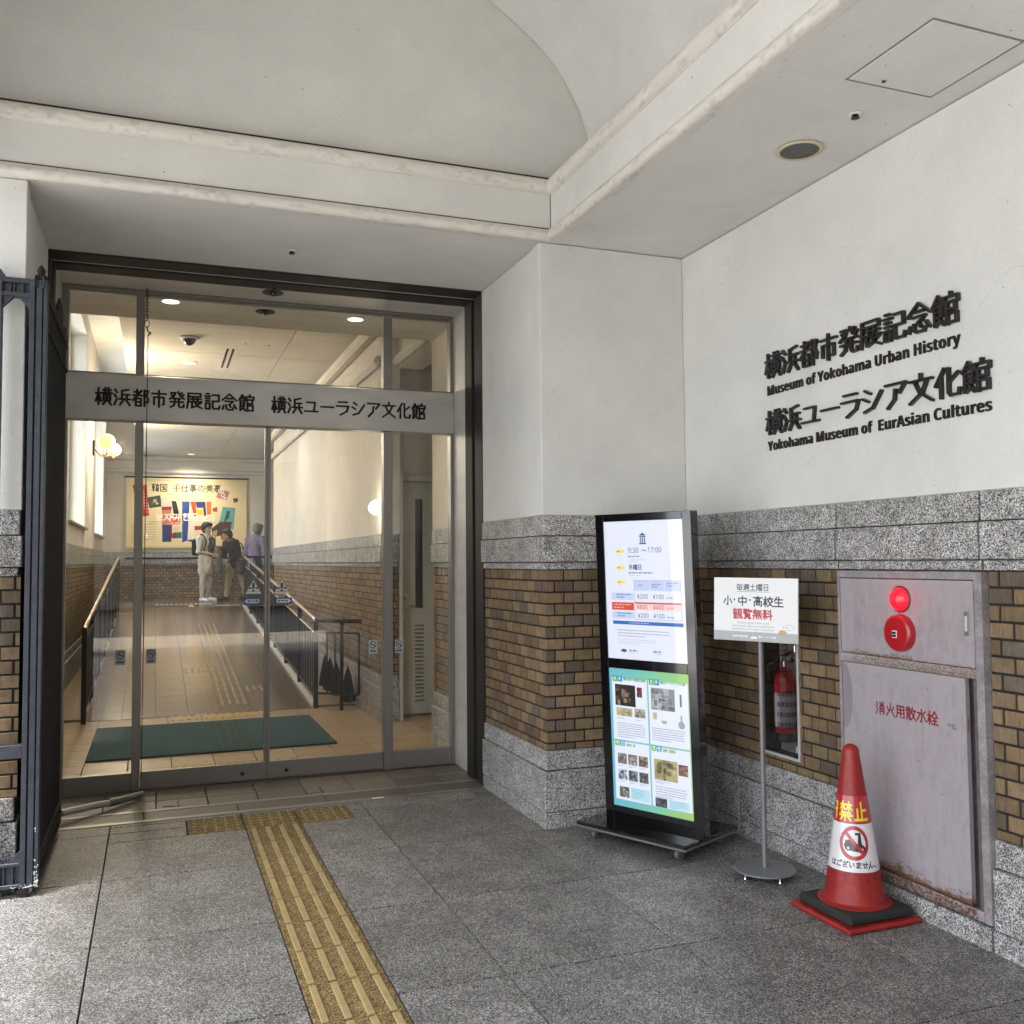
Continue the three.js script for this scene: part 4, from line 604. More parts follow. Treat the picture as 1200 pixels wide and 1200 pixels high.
// ---- banner
const texBanner = canvasTex(1240, 760, (c, W, H) => {
  c.fillStyle = '#ecd9a8'; c.fillRect(0, 0, W, H);
  fuzzLines(c, 200, 22, 860, 1, 10, 7, '#8a7c5a', 3);
  drawText(c, '韓国', 245, 62, 92, { weight: 0.1, colour: '#2c2820', sx: 0.92 }); drawText(c, '手仕事の美事', 462, 62, 92, { weight: 0.1, colour: '#2c2820', sx: 0.92 });
  fuzzLines(c, 420, 178, 330, 1, 10, 9, '#b0566a', 5);
  c.fillStyle = '#c8402f'; c.beginPath(); c.moveTo(60, 85); c.lineTo(200, 78); c.lineTo(228, 410); c.lineTo(120, 425); c.fill(); c.fillStyle = '#e9b9a0'; for (let i = 0; i < 9; i++) c.fillRect(132 + i * 7, 110 + i * 32, 34, 9);
  c.fillStyle = '#1f3f3c'; c.beginPath(); c.moveTo(205, 215); c.lineTo(338, 188); c.lineTo(356, 310); c.lineTo(232, 330); c.fill(); c.fillStyle = '#d6a43c'; c.beginPath(); c.arc(285, 250, 20, 0, 7); c.fill(); c.fillStyle = '#93424c'; c.fillRect(250, 262, 24, 26); c.fillStyle = '#dcd5c0'; c.fillRect(298, 268, 20, 20);
  const P = (col, ...p) => { c.fillStyle = col; c.beginPath(); p.forEach(([x, y], i) => (i ? c.lineTo(x, y) : c.moveTo(x, y))); c.fill(); };
  P('#e8cbb4', [345, 205], [440, 205], [450, 310], [350, 318]); P('#8c2a2c', [352, 312], [455, 308], [455, 345], [354, 350]); P('#1c1a22', [452, 248], [500, 250], [535, 390], [545, 420], [480, 420]); P('#f1ddb6', [500, 250], [560, 250], [565, 420], [540, 420]);
  P('#c9786a', [355, 350], [450, 345], [460, 500], [355, 505]); P('#27397c', [360, 505], [450, 505], [455, 690], [362, 692]); P('#5b2434', [425, 505], [460, 505], [462, 690], [430, 690]); P('#d64c4e', [455, 440], [545, 436], [545, 500], [458, 505]);
  P('#d8c8a8', [470, 520], [540, 515], [545, 600], [480, 600]); P('#2f6d52', [505, 590], [560, 585], [560, 650], [500, 655]); P('#7b2436', [462, 600], [505, 585], [505, 650], [465, 655]); P('#e7d8bc', [455, 655], [565, 650], [565, 690], [455, 692]);
  P('#2b4796', [560, 252], [640, 252], [618, 680], [650, 690], [720, 690], [720, 665], [640, 665], [566, 700]); P('#f3e6c4', [640, 260], [700, 420], [700, 660], [622, 668]); P('#d9452d', [645, 255], [700, 252], [712, 400], [690, 430]); P('#22316e', [700, 252], [800, 252], [815, 420], [790, 420], [780, 320], [712, 320]); P('#e0702c', [812, 252], [865, 252], [860, 390], [822, 395]); P('#f0c443', [705, 340], [780, 335], [780, 400], [708, 402]); P('#a13330', [690, 520], [790, 516], [795, 560], [694, 565]); P('#f0e0c0', [700, 410], [790, 410], [790, 515], [700, 520]);
  drawText(c, '보자가', 288, 382, 88, { weight: 0.13, colour: '#fbf4e6' }); drawText(c, '한국', 560, 378, 88, { weight: 0.14, colour: '#fdf7ea' }); drawText(c, '보자', 748, 392, 82, { weight: 0.13, colour: '#fbf4e6' }); fuzzLines(c, 450, 478, 240, 1, 10, 18, '#f6ecd8', 9);
  c.save(); c.translate(985, 175); c.rotate(0.3); c.fillStyle = '#b5767a'; c.fillRect(-58, -55, 116, 104); c.strokeStyle = '#e8d5be'; c.lineWidth = 9; for (let k = -2; k < 3; k++) { c.beginPath(); c.arc(k * 22, (k * 37) % 40, 18, 0, 7); c.stroke(); } c.restore();
  P('#7e2c2e', [1090, 215], [1140, 205], [1150, 245], [1105, 262]); P('#9a4a34', [870, 330], [925, 305], [930, 360], [890, 362]);
  P('#62a6a0', [985, 305], [1120, 318], [1100, 560], [940, 520]); P('#33454c', [1030, 350], [1062, 355], [1050, 430], [1010, 470], [1085, 470], [1060, 500], [990, 500]); P('#53222c', [960, 470], [1080, 480], [1060, 640], [930, 600]); P('#3c2c22', [870, 545], [960, 470], [980, 620], [880, 640]); P('#c2a05c', [880, 580], [930, 560], [925, 620], [885, 630]); P('#a6343c', [965, 610], [1030, 605], [1030, 660], [970, 665]); P('#d7d0c0', [1000, 630], [1075, 620], [1070, 680], [1005, 685]);
  fuzzLines(c, 50, 500, 260, 8, 27, 8, '#8b8062', 13); fuzzLines(c, 230, 470, 90, 2, 16, 8, '#7d7254', 14); c.fillStyle = '#dcc594'; c.fillRect(0, 740, W, 20);
});
{ const t = thing('exhibition_banner', 'wide cream exhibition banner with Korean craft motifs on the far wall', 'banner', 0.665, 1.795, ZB2 + 0.03); mesh('sheet', (() => { const g = new THREE.BoxGeometry(2.5, 1.535, 0.006, 1, 1, 1); g.translate(0, 0.7675, 0); return g; })(), std(lin(0.92, 0.92, 0.92), 0.7, { map: texBanner }), t); mesh('hanging_bar', rod(V(-1.3, 1.545, 0.005), V(1.29, 1.545, 0.005), 0.017), M.darkFrame, t); }

// ================================================================ PEOPLE
function surfNet(sdf, lo, hi, cell) {
  const nx = Math.ceil((hi[0] - lo[0]) / cell) + 1, ny = Math.ceil((hi[1] - lo[1]) / cell) + 1, nz = Math.ceil((hi[2] - lo[2]) / cell) + 1, val = new Float32Array(nx * ny * nz), id = (i, j, k) => (k * ny + j) * nx + i;
  for (let k = 0; k < nz; k++) for (let j = 0; j < ny; j++) for (let i = 0; i < nx; i++) val[id(i, j, k)] = sdf(lo[0] + i * cell, lo[1] + j * cell, lo[2] + k * cell);
  const vid = new Int32Array(nx * ny * nz).fill(-1), pos = [], idx = [];
  for (let k = 0; k + 1 < nz; k++) for (let j = 0; j + 1 < ny; j++) for (let i = 0; i + 1 < nx; i++) {
    let n = 0, x = 0, y = 0, z = 0; const c = (a) => val[id(i + (a & 1), j + ((a >> 1) & 1), k + (a >> 2))];
    for (let a = 0; a < 8; a++) for (const b of [1, 2, 4]) if (!(a & b)) { const v0 = c(a), v1 = c(a | b); if (v0 < 0 !== v1 < 0) { const t = v0 / (v0 - v1); x += (a & 1) + (b === 1 ? t : 0); y += ((a >> 1) & 1) + (b === 2 ? t : 0); z += (a >> 2) + (b === 4 ? t : 0); n++; } }
    if (n) { vid[id(i, j, k)] = pos.length / 3; pos.push(lo[0] + (i + x / n) * cell, lo[1] + (j + y / n) * cell, lo[2] + (k + z / n) * cell); }
  }
  const quad = (a, b, c, d, f) => { if (a < 0 || b < 0 || c < 0 || d < 0) return; f ? idx.push(a, b, c, a, c, d) : idx.push(a, c, b, a, d, c); };
  for (let k = 1; k + 1 < nz; k++) for (let j = 1; j + 1 < ny; j++) for (let i = 1; i + 1 < nx; i++) { const v = val[id(i, j, k)] < 0;
    if (v !== val[id(i + 1, j, k)] < 0) quad(vid[id(i, j - 1, k - 1)], vid[id(i, j, k - 1)], vid[id(i, j, k)], vid[id(i, j - 1, k)], v);
    if (v !== val[id(i, j + 1, k)] < 0) quad(vid[id(i - 1, j, k - 1)], vid[id(i - 1, j, k)], vid[id(i, j, k)], vid[id(i, j, k - 1)], v);
    if (v !== val[id(i, j, k + 1)] < 0) quad(vid[id(i - 1, j - 1, k)], vid[id(i, j - 1, k)], vid[id(i, j, k)], vid[id(i - 1, j, k)], v); }
  const g = new THREE.BufferGeometry(); g.setAttribute('position', new THREE.Float32BufferAttribute(pos, 3)); g.setIndex(idx); g.computeVertexNormals(); return g;
}
// bones: [ax,ay,az,ra, bx,by,bz,rb, squashZ?]
function boneGeo(bones, cell, k = 0.03, fold = 0) {
  const lo = [9, 9, 9], hi = [-9, -9, -9];
  for (const b of bones) for (const o of [0, 4]) for (let a = 0; a < 3; a++) { lo[a] = Math.min(lo[a], b[o + a] - b[o + 3] - cell * 2.5); hi[a] = Math.max(hi[a], b[o + a] + b[o + 3] + cell * 2.5); }
  const sdf = (x, y, z) => { let d = 9; for (const b of bones) { const vx = b[4] - b[0], vy = b[5] - b[1], vz = b[6] - b[2], t = Math.max(0, Math.min(1, ((x - b[0]) * vx + (y - b[1]) * vy + (z - b[2]) * vz) / (vx * vx + vy * vy + vz * vz + 1e-9))); const e = Math.hypot(x - b[0] - vx * t, y - b[1] - vy * t, (z - b[2] - vz * t) * (b[8] || 1)) - (b[3] + (b[7] - b[3]) * t); const h = Math.max(k - Math.abs(d - e), 0) / k; d = Math.min(d, e) - h * h * k * 0.25; } return fold ? d + fold * (Math.sin(34 * y + 16 * x + 9 * z) + Math.sin(41 * x - 23 * y + 27 * z) + Math.sin(58 * z + 19 * y)) / 3 : d; };
  return surfNet(sdf, lo, hi, cell);
}
const grow = (bones, r) => bones.map((b) => [b[0], b[1], b[2], b[3] + r, b[4], b[5], b[6], b[7] + r, b[8]]);
function hand(wx, wy, wz, dx, dy, dz, side) { // curled hand, fingers of different length, thumb off the side of the palm
  const d = V(dx, dy, dz).normalize(), up = Math.abs(d.y) > 0.8 ? V(0, 0, 1) : V(0, 1, 0), lat = new THREE.Vector3().crossVectors(d, up).normalize(), nrm = new THREE.Vector3().crossVectors(lat, d).normalize(), w = V(wx, wy, wz), out = [];
  const P = (a, l, n) => w.clone().addScaledVector(d, a).addScaledVector(lat, l).addScaledVector(nrm, n);
  const B = (p, r, q, s) => out.push([p.x, p.y, p.z, r, q.x, q.y, q.z, s]);
  B(P(-0.03, 0, 0), 0.024, P(0.01, 0, 0), 0.024); for (const l of [-0.024, -0.008, 0.008, 0.024]) B(P(0.005, l * 0.7, 0), 0.014, P(0.08, l, 0), 0.011);
  [[-0.027, 0.062], [-0.009, 0.075], [0.009, 0.07], [0.027, 0.054]].forEach(([l, L]) => { B(P(0.08, l, 0), 0.0095, P(0.08 + L * 0.45, l, -0.012), 0.009); B(P(0.08 + L * 0.45, l, -0.012), 0.009, P(0.08 + L * 0.75, l, -0.012 - L * 0.45), 0.0075); });
  B(P(0.02, 0.026 * side, 0), 0.011, P(0.055, 0.05 * side, -0.014), 0.0095); B(P(0.055, 0.05 * side, -0.014), 0.0095, P(0.085, 0.045 * side, -0.03), 0.008); return out;
}
function person(o) {
  const t = thing('person', o.label, 'person', o.x, YL + 0.001, o.z, o.ry), J = o.j, seg = (a, ra, b, rb, q) => [...J[a], ra, ...J[b], rb, q];
  const head = [[J.head[0], J.head[1] + 0.035, J.head[2] - 0.012, 0.088, J.head[0], J.head[1] + 0.02, J.head[2] - 0.01, 0.086], [J.head[0], J.head[1] - 0.03, J.head[2] + 0.012, 0.068, J.head[0], J.head[1] - 0.075, J.head[2] + 0.035, 0.042], [J.head[0], J.head[1] + 0.005, J.head[2] + 0.075, 0.012, J.head[0], J.head[1] - 0.028, J.head[2] + 0.094, 0.015], [J.head[0] - 0.084, J.head[1] + 0.005, J.head[2] - 0.005, 0.014, J.head[0] - 0.086, J.head[1] - 0.03, J.head[2], 0.012], [J.head[0] + 0.084, J.head[1] + 0.005, J.head[2] - 0.005, 0.014, J.head[0] + 0.086, J.head[1] - 0.03, J.head[2], 0.012]];
  const arms = ['L', 'R'].flatMap((s) => [seg('sh' + s, 0.05, 'el' + s, 0.038), seg('el' + s, 0.038, 'wr' + s, 0.024)]), legs = ['L', 'R'].flatMap((s) => [seg('hip' + s, 0.085, 'kn' + s, 0.055), seg('kn' + s, 0.055, 'an' + s, 0.036)]);
  const torso = [seg('hip', 0.125, 'waist', 0.11, 1.25), seg('waist', 0.11, 'chest', 0.13, 1.25), seg('shL', 0.055, 'shR', 0.055), [...J.chest, 0.13, J.chest[0], J.chest[1] + 0.06, J.chest[2], 0.1, 1.2]], neck = [[J.chest[0], J.chest[1] + 0.1, J.chest[2], 0.055, J.head[0], J.head[1] - 0.06, J.head[2] - 0.02, 0.047]];
  const feet = ['L', 'R'].map((s) => { const a = J['an' + s], f = J['to' + s]; return [a[0], 0.045, a[2] - 0.01, 0.042, f[0], 0.03, f[2], 0.03]; });
  const body = boneGeo([...torso, ...neck, ...arms, ...legs, ...feet], 0.02, 0.035), hd = boneGeo([...head, ...neck], 0.009, 0.022), hands = ['L', 'R'].map((s) => { const e = J['el' + s], w = J['wr' + s]; return boneGeo(hand(...w, w[0] - e[0], w[1] - e[1], w[2] - e[2], s === 'L' ? 1 : -1), 0.006, 0.008); });
  mesh('body', merge([body, hd, ...hands]), M.skin, t);
  const eye = []; for (const s of [-1, 1]) { const g = new THREE.SphereGeometry(0.0115, 10, 8); g.translate(J.head[0] + s * 0.031, J.head[1] + 0.008, J.head[2] + 0.071); eye.push(g); } mesh('eyes', merge(eye), M.black, t);
  const mo = cbox(0.042, 0.008, 0.01, 0.003); mesh('mouth', mo, std(lin(0.4, 0.16, 0.13), 0.6), t, J.head[0], J.head[1] - 0.066, J.head[2] + 0.077);
  const hb = [[J.head[0], J.head[1] + 0.05, J.head[2] - 0.03, 0.1, J.head[0], J.head[1] + 0.03, J.head[2] - 0.04, 0.1], [J.head[0], J.head[1] - 0.01, J.head[2] - 0.055, 0.075, J.head[0], J.head[1] - 0.06, J.head[2] - 0.05, 0.055], [J.head[0] - 0.05, J.head[1] + 0.085, J.head[2] + 0.04, 0.04, J.head[0] + 0.05, J.head[1] + 0.085, J.head[2] + 0.04, 0.04], [J.head[0] - 0.075, J.head[1] + 0.05, J.head[2] + 0.0, 0.035, J.head[0] - 0.08, J.head[1] - 0.02, J.head[2] - 0.01, 0.022], [J.head[0] + 0.075, J.head[1] + 0.05, J.head[2] + 0.0, 0.035, J.head[0] + 0.08, J.head[1] - 0.02, J.head[2] - 0.01, 0.022]];
  mesh('hair', boneGeo(hb, 0.012, 0.03), o.hair, t);
  mesh('trousers', boneGeo([...grow(legs, 0.012), ...grow([torso[0]], 0.014)], 0.014, 0.02, 0.012), o.trousers, t);
  mesh('shoes', boneGeo(grow(feet, 0.012), 0.012, 0.01), o.shoes, t);
  const upper = [...grow(torso.slice(1), 0.02), ...grow(arms.filter((_, i) => o.sleeve === 'long' || i % 2 === 0), 0.02)];
  if (o.coat) upper.push([...J.waist, 0.14, J.hip[0], J.hip[1] - o.coat, J.hip[2], 0.175, 1.15]); else upper.push([...J.waist, 0.135, J.hip[0], J.hip[1] - 0.06, J.hip[2], 0.15, 1.2]);
  mesh(o.coat ? 'jacket' : 'shirt', boneGeo(upper, 0.014, 0.035, 0.012), o.upper, t);
  return t;
}
{
  const p = person({ label: 'person in long cream jacket and pale trousers with hands together', x: 0.985, z: -20.5, ry: 0.75, hair: M.hair, trousers: M.khaki, shoes: M.white, upper: M.cream, sleeve: 'x', coat: 0.2,
    j: { head: [0, 1.5, 0.035], chest: [0, 1.22, 0], waist: [0, 1.02, 0], hip: [0, 0.88, 0], shL: [-0.17, 1.28, 0], shR: [0.17, 1.28, 0], elL: [-0.22, 1.03, 0.02], elR: [0.22, 1.03, 0.02], wrL: [-0.08, 0.98, 0.2], wrR: [0.08, 0.98, 0.2], hipL: [-0.085, 0.85, 0], hipR: [0.085, 0.85, 0], knL: [-0.11, 0.47, 0.03], knR: [0.11, 0.47, 0.0], anL: [-0.125, 0.08, 0.03], anR: [0.125, 0.08, -0.04], toL: [-0.15, 0.03, 0.19], toR: [0.15, 0.03, 0.12] } });
  mesh('shirt_front', boneGeo([[0, 1.27, 0.1, 0.045, 0, 0.98, 0.105, 0.06]], 0.014), M.darkPrint, p);
  const b = thing('backpack', 'small black backpack on the person in the cream jacket', 'backpack', 0.985 - 0.16, YL + 0.95, -20.5 - 0.16, 0.75); mesh('pack', bb(-0.13, 0.13, 0, 0.34, -0.07, 0.06, 0.04), M.blackCloth, b); for (const s of [-1, 1]) mesh('strap', tube([V(s * 0.1, 0.3, 0.06), V(s * 0.11, 0.44, 0.22), V(s * 0.12, 0.3, 0.36), V(s * 0.13, 0.1, 0.3)], 0.014), M.blackCloth, b);
  const h = solo('folded_jacket', boneGeo([[0, 0.12, 0, 0.05, 0.01, -0.28, 0.01, 0.07]], 0.016), std(lin(0.1, 0.1, 0.075), 0.9), 'dark jacket hanging over the arm of the person in cream', 'jacket', 1.235, YL + 0.92, -20.38);
}
{
  const p = person({ label: 'person in black top and khaki trousers leaning in to talk', x: 1.6, z: -20.78, ry: -1.0, hair: M.hair, trousers: M.khakiDark, shoes: M.blackCloth, upper: M.blackCloth, sleeve: 'long',
    j: { head: [0, 1.36, 0.24], chest: [0, 1.14, 0.1], waist: [0, 0.98, 0.02], hip: [0, 0.85, -0.02], shL: [-0.17, 1.2, 0.12], shR: [0.17, 1.2, 0.12], elL: [-0.24, 0.96, 0.12], elR: [0.23, 0.98, 0.1], wrL: [-0.09, 1.1, 0.32], wrR: [0.12, 0.8, 0.24], hipL: [-0.08, 0.82, -0.02], hipR: [0.08, 0.82, -0.02], knL: [-0.1, 0.46, 0.1], knR: [0.1, 0.46, -0.08], anL: [-0.12, 0.08, 0.14], anR: [0.12, 0.08, -0.18], toL: [-0.14, 0.03, 0.3], toR: [0.14, 0.03, -0.04] } });
  const b = thing('shoulder_bag', 'patterned purple shoulder bag on the person in black', 'bag', 1.72, YL + 0.56, -20.6, -1.0); mesh('pouch', bb(-0.07, 0.07, 0, 0.3, -0.16, 0.14, 0.04), std(lin(0.12, 0.09, 0.12), 0.9, { map: texScuff }), b); mesh('strap', tube([V(0, 0.28, -0.1), V(-0.08, 0.62, -0.05), V(-0.1, 0.66, 0.06), V(0, 0.28, 0.1)], 0.012), M.blackCloth, b);
}
person({ label: 'grey haired person in lilac patterned shirt leaning on the landing rail', x: 1.9, z: -20.0, ry: 2.4, hair: M.hairGrey, trousers: M.blackCloth, shoes: M.blackCloth, upper: std(lin(0.22, 0.2, 0.25), 0.9, { map: rep(dataTex(128, 128, (x, y) => { const k = plasterMid(x / 128, y / 128) > 0.5 ? 255 : 150; return [k, k * 0.95, k]; }), 0.5) }), sleeve: 'long',
  j: { head: [0, 1.46, 0.14], chest: [0, 1.2, 0.05], waist: [0, 1.0, 0.02], hip: [0, 0.86, 0], shL: [-0.17, 1.26, 0.06], shR: [0.17, 1.26, 0.06], elL: [-0.25, 1.02, 0.08], elR: [0.25, 1.02, 0.08], wrL: [-0.16, 0.95, 0.28], wrR: [0.16, 0.95, 0.28], hipL: [-0.08, 0.84, 0], hipR: [0.08, 0.84, 0], knL: [-0.09, 0.46, 0.02], knR: [0.09, 0.46, 0.02], anL: [-0.1, 0.08, 0], anR: [0.1, 0.08, 0], toL: [-0.12, 0.03, 0.15], toR: [0.12, 0.03, 0.15] } });
// ================================================================ PORCH OBJECTS
// ---- folding metal gate: one leaf faces the porch, one runs back to the doorway
{
  const t = thing('metal_gate', 'dark blue grey metal gate leaf with chipped lower corner beside the pier', 'gate', -0.472, 0, -4.747);
  for (const x of [0, -0.185, -0.37, -0.555, -0.74]) { if (x === 0) { mesh('stile', bb(-0.074, -0.052, 0.045, 2.775, -0.05, 0), M.gate, t); mesh('stile', bb(-0.046, -0.021, 0.045, 2.775, -0.052, -0.002), M.gate, t); mesh('stile', bb(-0.0155, 0, 0.045, 2.775, -0.05, 0.001), M.gate, t); mesh('stile_web', bb(-0.052, -0.0155, 0.05, 2.77, -0.045, -0.014, 0), M.gateDark, t); } else mesh('stile', bb(x - 0.03, x, 0.045, 2.77, -0.05, 0), M.gate, t); }
  for (const [y0, y1] of [[2.755, 2.778], [2.692, 2.712], [0.612, 0.672], [0.045, 0.062], [0.14, 0.155]]) mesh('rail', bb(-0.77, -0.0745, y0, y1, -0.049, -0.004), M.gate, t);
  mesh('rail', bb(-0.0145, -0.0515, 2.755, 2.777, -0.04, -0.006), M.gate, t);
  for (const [y0, y1] of [[2.712, 2.755], [0.062, 0.14]]) { mesh('rail_web', bb(-0.77, -0.075, y0, y1, -0.035, -0.022, 0), M.gate, t); for (const x of [-0.1, -0.135, -0.15, -0.28, -0.3, -0.46]) mesh('rail_rib', bb(x - 0.006, x, y0, y1, -0.022, -0.008, 0.001), M.gate, t); }
  for (const [bx, sx] of [[-0.0745, -1], [-0.185, 1]]) for (const [by, sy] of [[2.692, -1], [0.155, 1]]) { const s = new THREE.Shape(); s.moveTo(0, 0); s.lineTo(sx * 0.045, 0); s.lineTo(0, sy * 0.05); const g = new THREE.ExtrudeGeometry(s, { depth: 0.03, bevelEnabled: false }); g.translate(bx, by, -0.042); mesh('bracket', g, M.gate, t); }
  for (const x of [-0.03, -0.4, -0.75]) { mesh('finial', lathe([[0, 0.075], [0.012, 0.06], [0.02, 0.045], [0.014, 0.03], [0.026, 0.02], [0.03, 0.0]], 14), M.gateDark, t, x, 2.777, -0.025); }
  { const s = new THREE.Shape(); s.moveTo(-0.24, 0); s.lineTo(-0.17, 0); s.lineTo(-0.19, 0.03); s.lineTo(-0.22, 0.06); s.lineTo(-0.25, 0.05); const g = new THREE.ExtrudeGeometry(s, { depth: 0.02, bevelEnabled: false }); g.translate(0, 2.778, -0.035); mesh('crest', g, M.gate, t); }
  const r = rng(44), chips = []; for (let i = 0; i < 60; i++) { const e = r(); let x = -0.0008, y = 0.045 + 0.16 * r() * r(); if (e < 0.45) { y = 0.046 + 0.012 * r(); x = -0.004 - 0.17 * r() * r(); } else if (e < 0.7) { x = -0.0155 + 0.003 * r(); y = 0.05 + 0.5 * r() * r() * r(); } else x = -0.012 * r() - 0.001; const g = cbox(0.002 + 0.004 * r(), 0.002 + 0.007 * r(), 0.0016, 0.0004); g.rotateZ(r() * 3); g.translate(x, y, 0.001); chips.push(g); } const cm = mesh('paint_chips', merge(chips), M.chip, t); cm.userData.kind = 'stuff';
  mesh('caster', merge([rod(V(-0.06, 0.022, -0.035), V(-0.06, 0.022, -0.01), 0.022, 16), bb(-0.075, -0.045, 0.02, 0.046, -0.04, -0.005)]), M.black, t); mesh('caster', merge([rod(V(-0.14, 0.02, -0.1), V(-0.14, 0.02, -0.07), 0.02, 16), bb(-0.16, -0.12, 0.02, 0.05, -0.11, -0.06)]), M.black, t);
  const s = thing('metal_gate', 'black slatted gate leaf folded back along the left jamb', 'gate', -0.474, 0, -4.8);
  for (const [y0, y1] of [[2.7, 2.757], [2.56, 2.575], [0.1, 0.165], [0.04, 0.08]]) mesh('rail', bb(-0.045, 0, y0, y1, -1.08, 0), M.gateDark, s);
  for (let i = 0; i < 22; i++) mesh('slat', bb(-0.035, -0.008, 0.165, 2.7, -0.03 - i * 0.048 - 0.024, -0.03 - i * 0.048), M.gateDark, s);
  mesh('infill', bb(-0.028, -0.022, 0.165, 2.7, -1.07, -0.02, 0), M.gateDark, s);
  { const q = new THREE.Shape(); q.moveTo(0.62, 0); q.lineTo(0.92, 0); q.lineTo(0.98, 0.1); q.lineTo(0.8, 0.16); q.lineTo(0.66, 0.08); const g = new THREE.ExtrudeGeometry(q, { depth: 0.012, bevelEnabled: false }); g.rotateY(Math.PI / 2); g.translate(-0.03, 2.757, 0); mesh('crest', g, M.gateDark, s); }
  for (let i = 0; i < 2; i++) mesh('finial', lathe([[0, 0.06], [0.01, 0.05], [0.016, 0.03], [0.008, 0.02], [0.02, 0]], 12), M.gateDark, s, -0.02, 2.757, -0.03 - i * 1.0);
}
{ const t = thing('gate_stay', 'round steel gate stay lying across the threshold to the mullion', 'bar', -0.489, 0, -6.05); mesh('bar', rod(V(0, 0.05, 0), V(0.26, 0.035, -0.22), 0.019, 12), M.steel, t); mesh('collar', rod(V(0.245, 0.036, -0.207), V(0.275, 0.034, -0.232), 0.024, 12), M.alu, t); mesh('bar', rod(V(0.275, 0.034, -0.232), V(0.43, 0.028, -0.39), 0.021, 12), M.alu, t); }

// ---- lettering on the side wall
{
  const zc = -3.3, mk = (label, y) => thing('museum_lettering', label, 'lettering', 2.9415, y, zc, -Math.PI / 2, 'raised lettering on the side wall');
  const jp = (t, str, z0, z1, h) => { const n = [...str].length, p = (z1 - z0) / n; [...str].forEach((ch, i) => mesh('character', glyphGeo(ch, p * 0.93, h, 0.0125, 0.019), M.letter, t, z0 + p * (i + 0.035) - zc, 0, 0.0)); };
  const en = (t, str, z0, z1, cap) => { const gs = [], words = str; let pen = 0; for (const ch of words) { if (ch === ' ') { pen += 0.34; continue; } const g = new TextGeometry(ch, { font, size: 1, depth: 0.3, curveSegments: 6, bevelEnabled: false }); const gl = font.data.glyphs[ch]; const adv = (gl ? gl.ha / font.data.resolution : 0.6) * 1.0; gs.push([g, pen]); pen += adv; } const sx = (z1 - z0) / pen, capH = cap / 1.0; for (const [g, x] of gs) { g.scale(sx, capH, 0.025); g.translate(x * sx + z0 - zc, 0, 0); mesh('character', g, M.letter, t); } };
  jp(mk('raised dark Japanese museum name, upper of two big lines', 2.393), '横浜都市発展記念館', -4.047, -2.786, 0.125);
  en(mk('raised English line Museum of Yokohama Urban History', 2.306), 'Museum of Yokohama Urban History', -4.043, -2.794, 0.049);
  jp(mk('raised dark Japanese museum name, lower of two big lines', 2.103), '横浜ユーラシア文化館', -4.047, -2.647, 0.121);
  en(mk('raised English line Yokohama Museum of EurAsian Cultures', 2.022), 'Yokohama Museum of  EurAsian Cultures', -4.043, -2.655, 0.048);
}
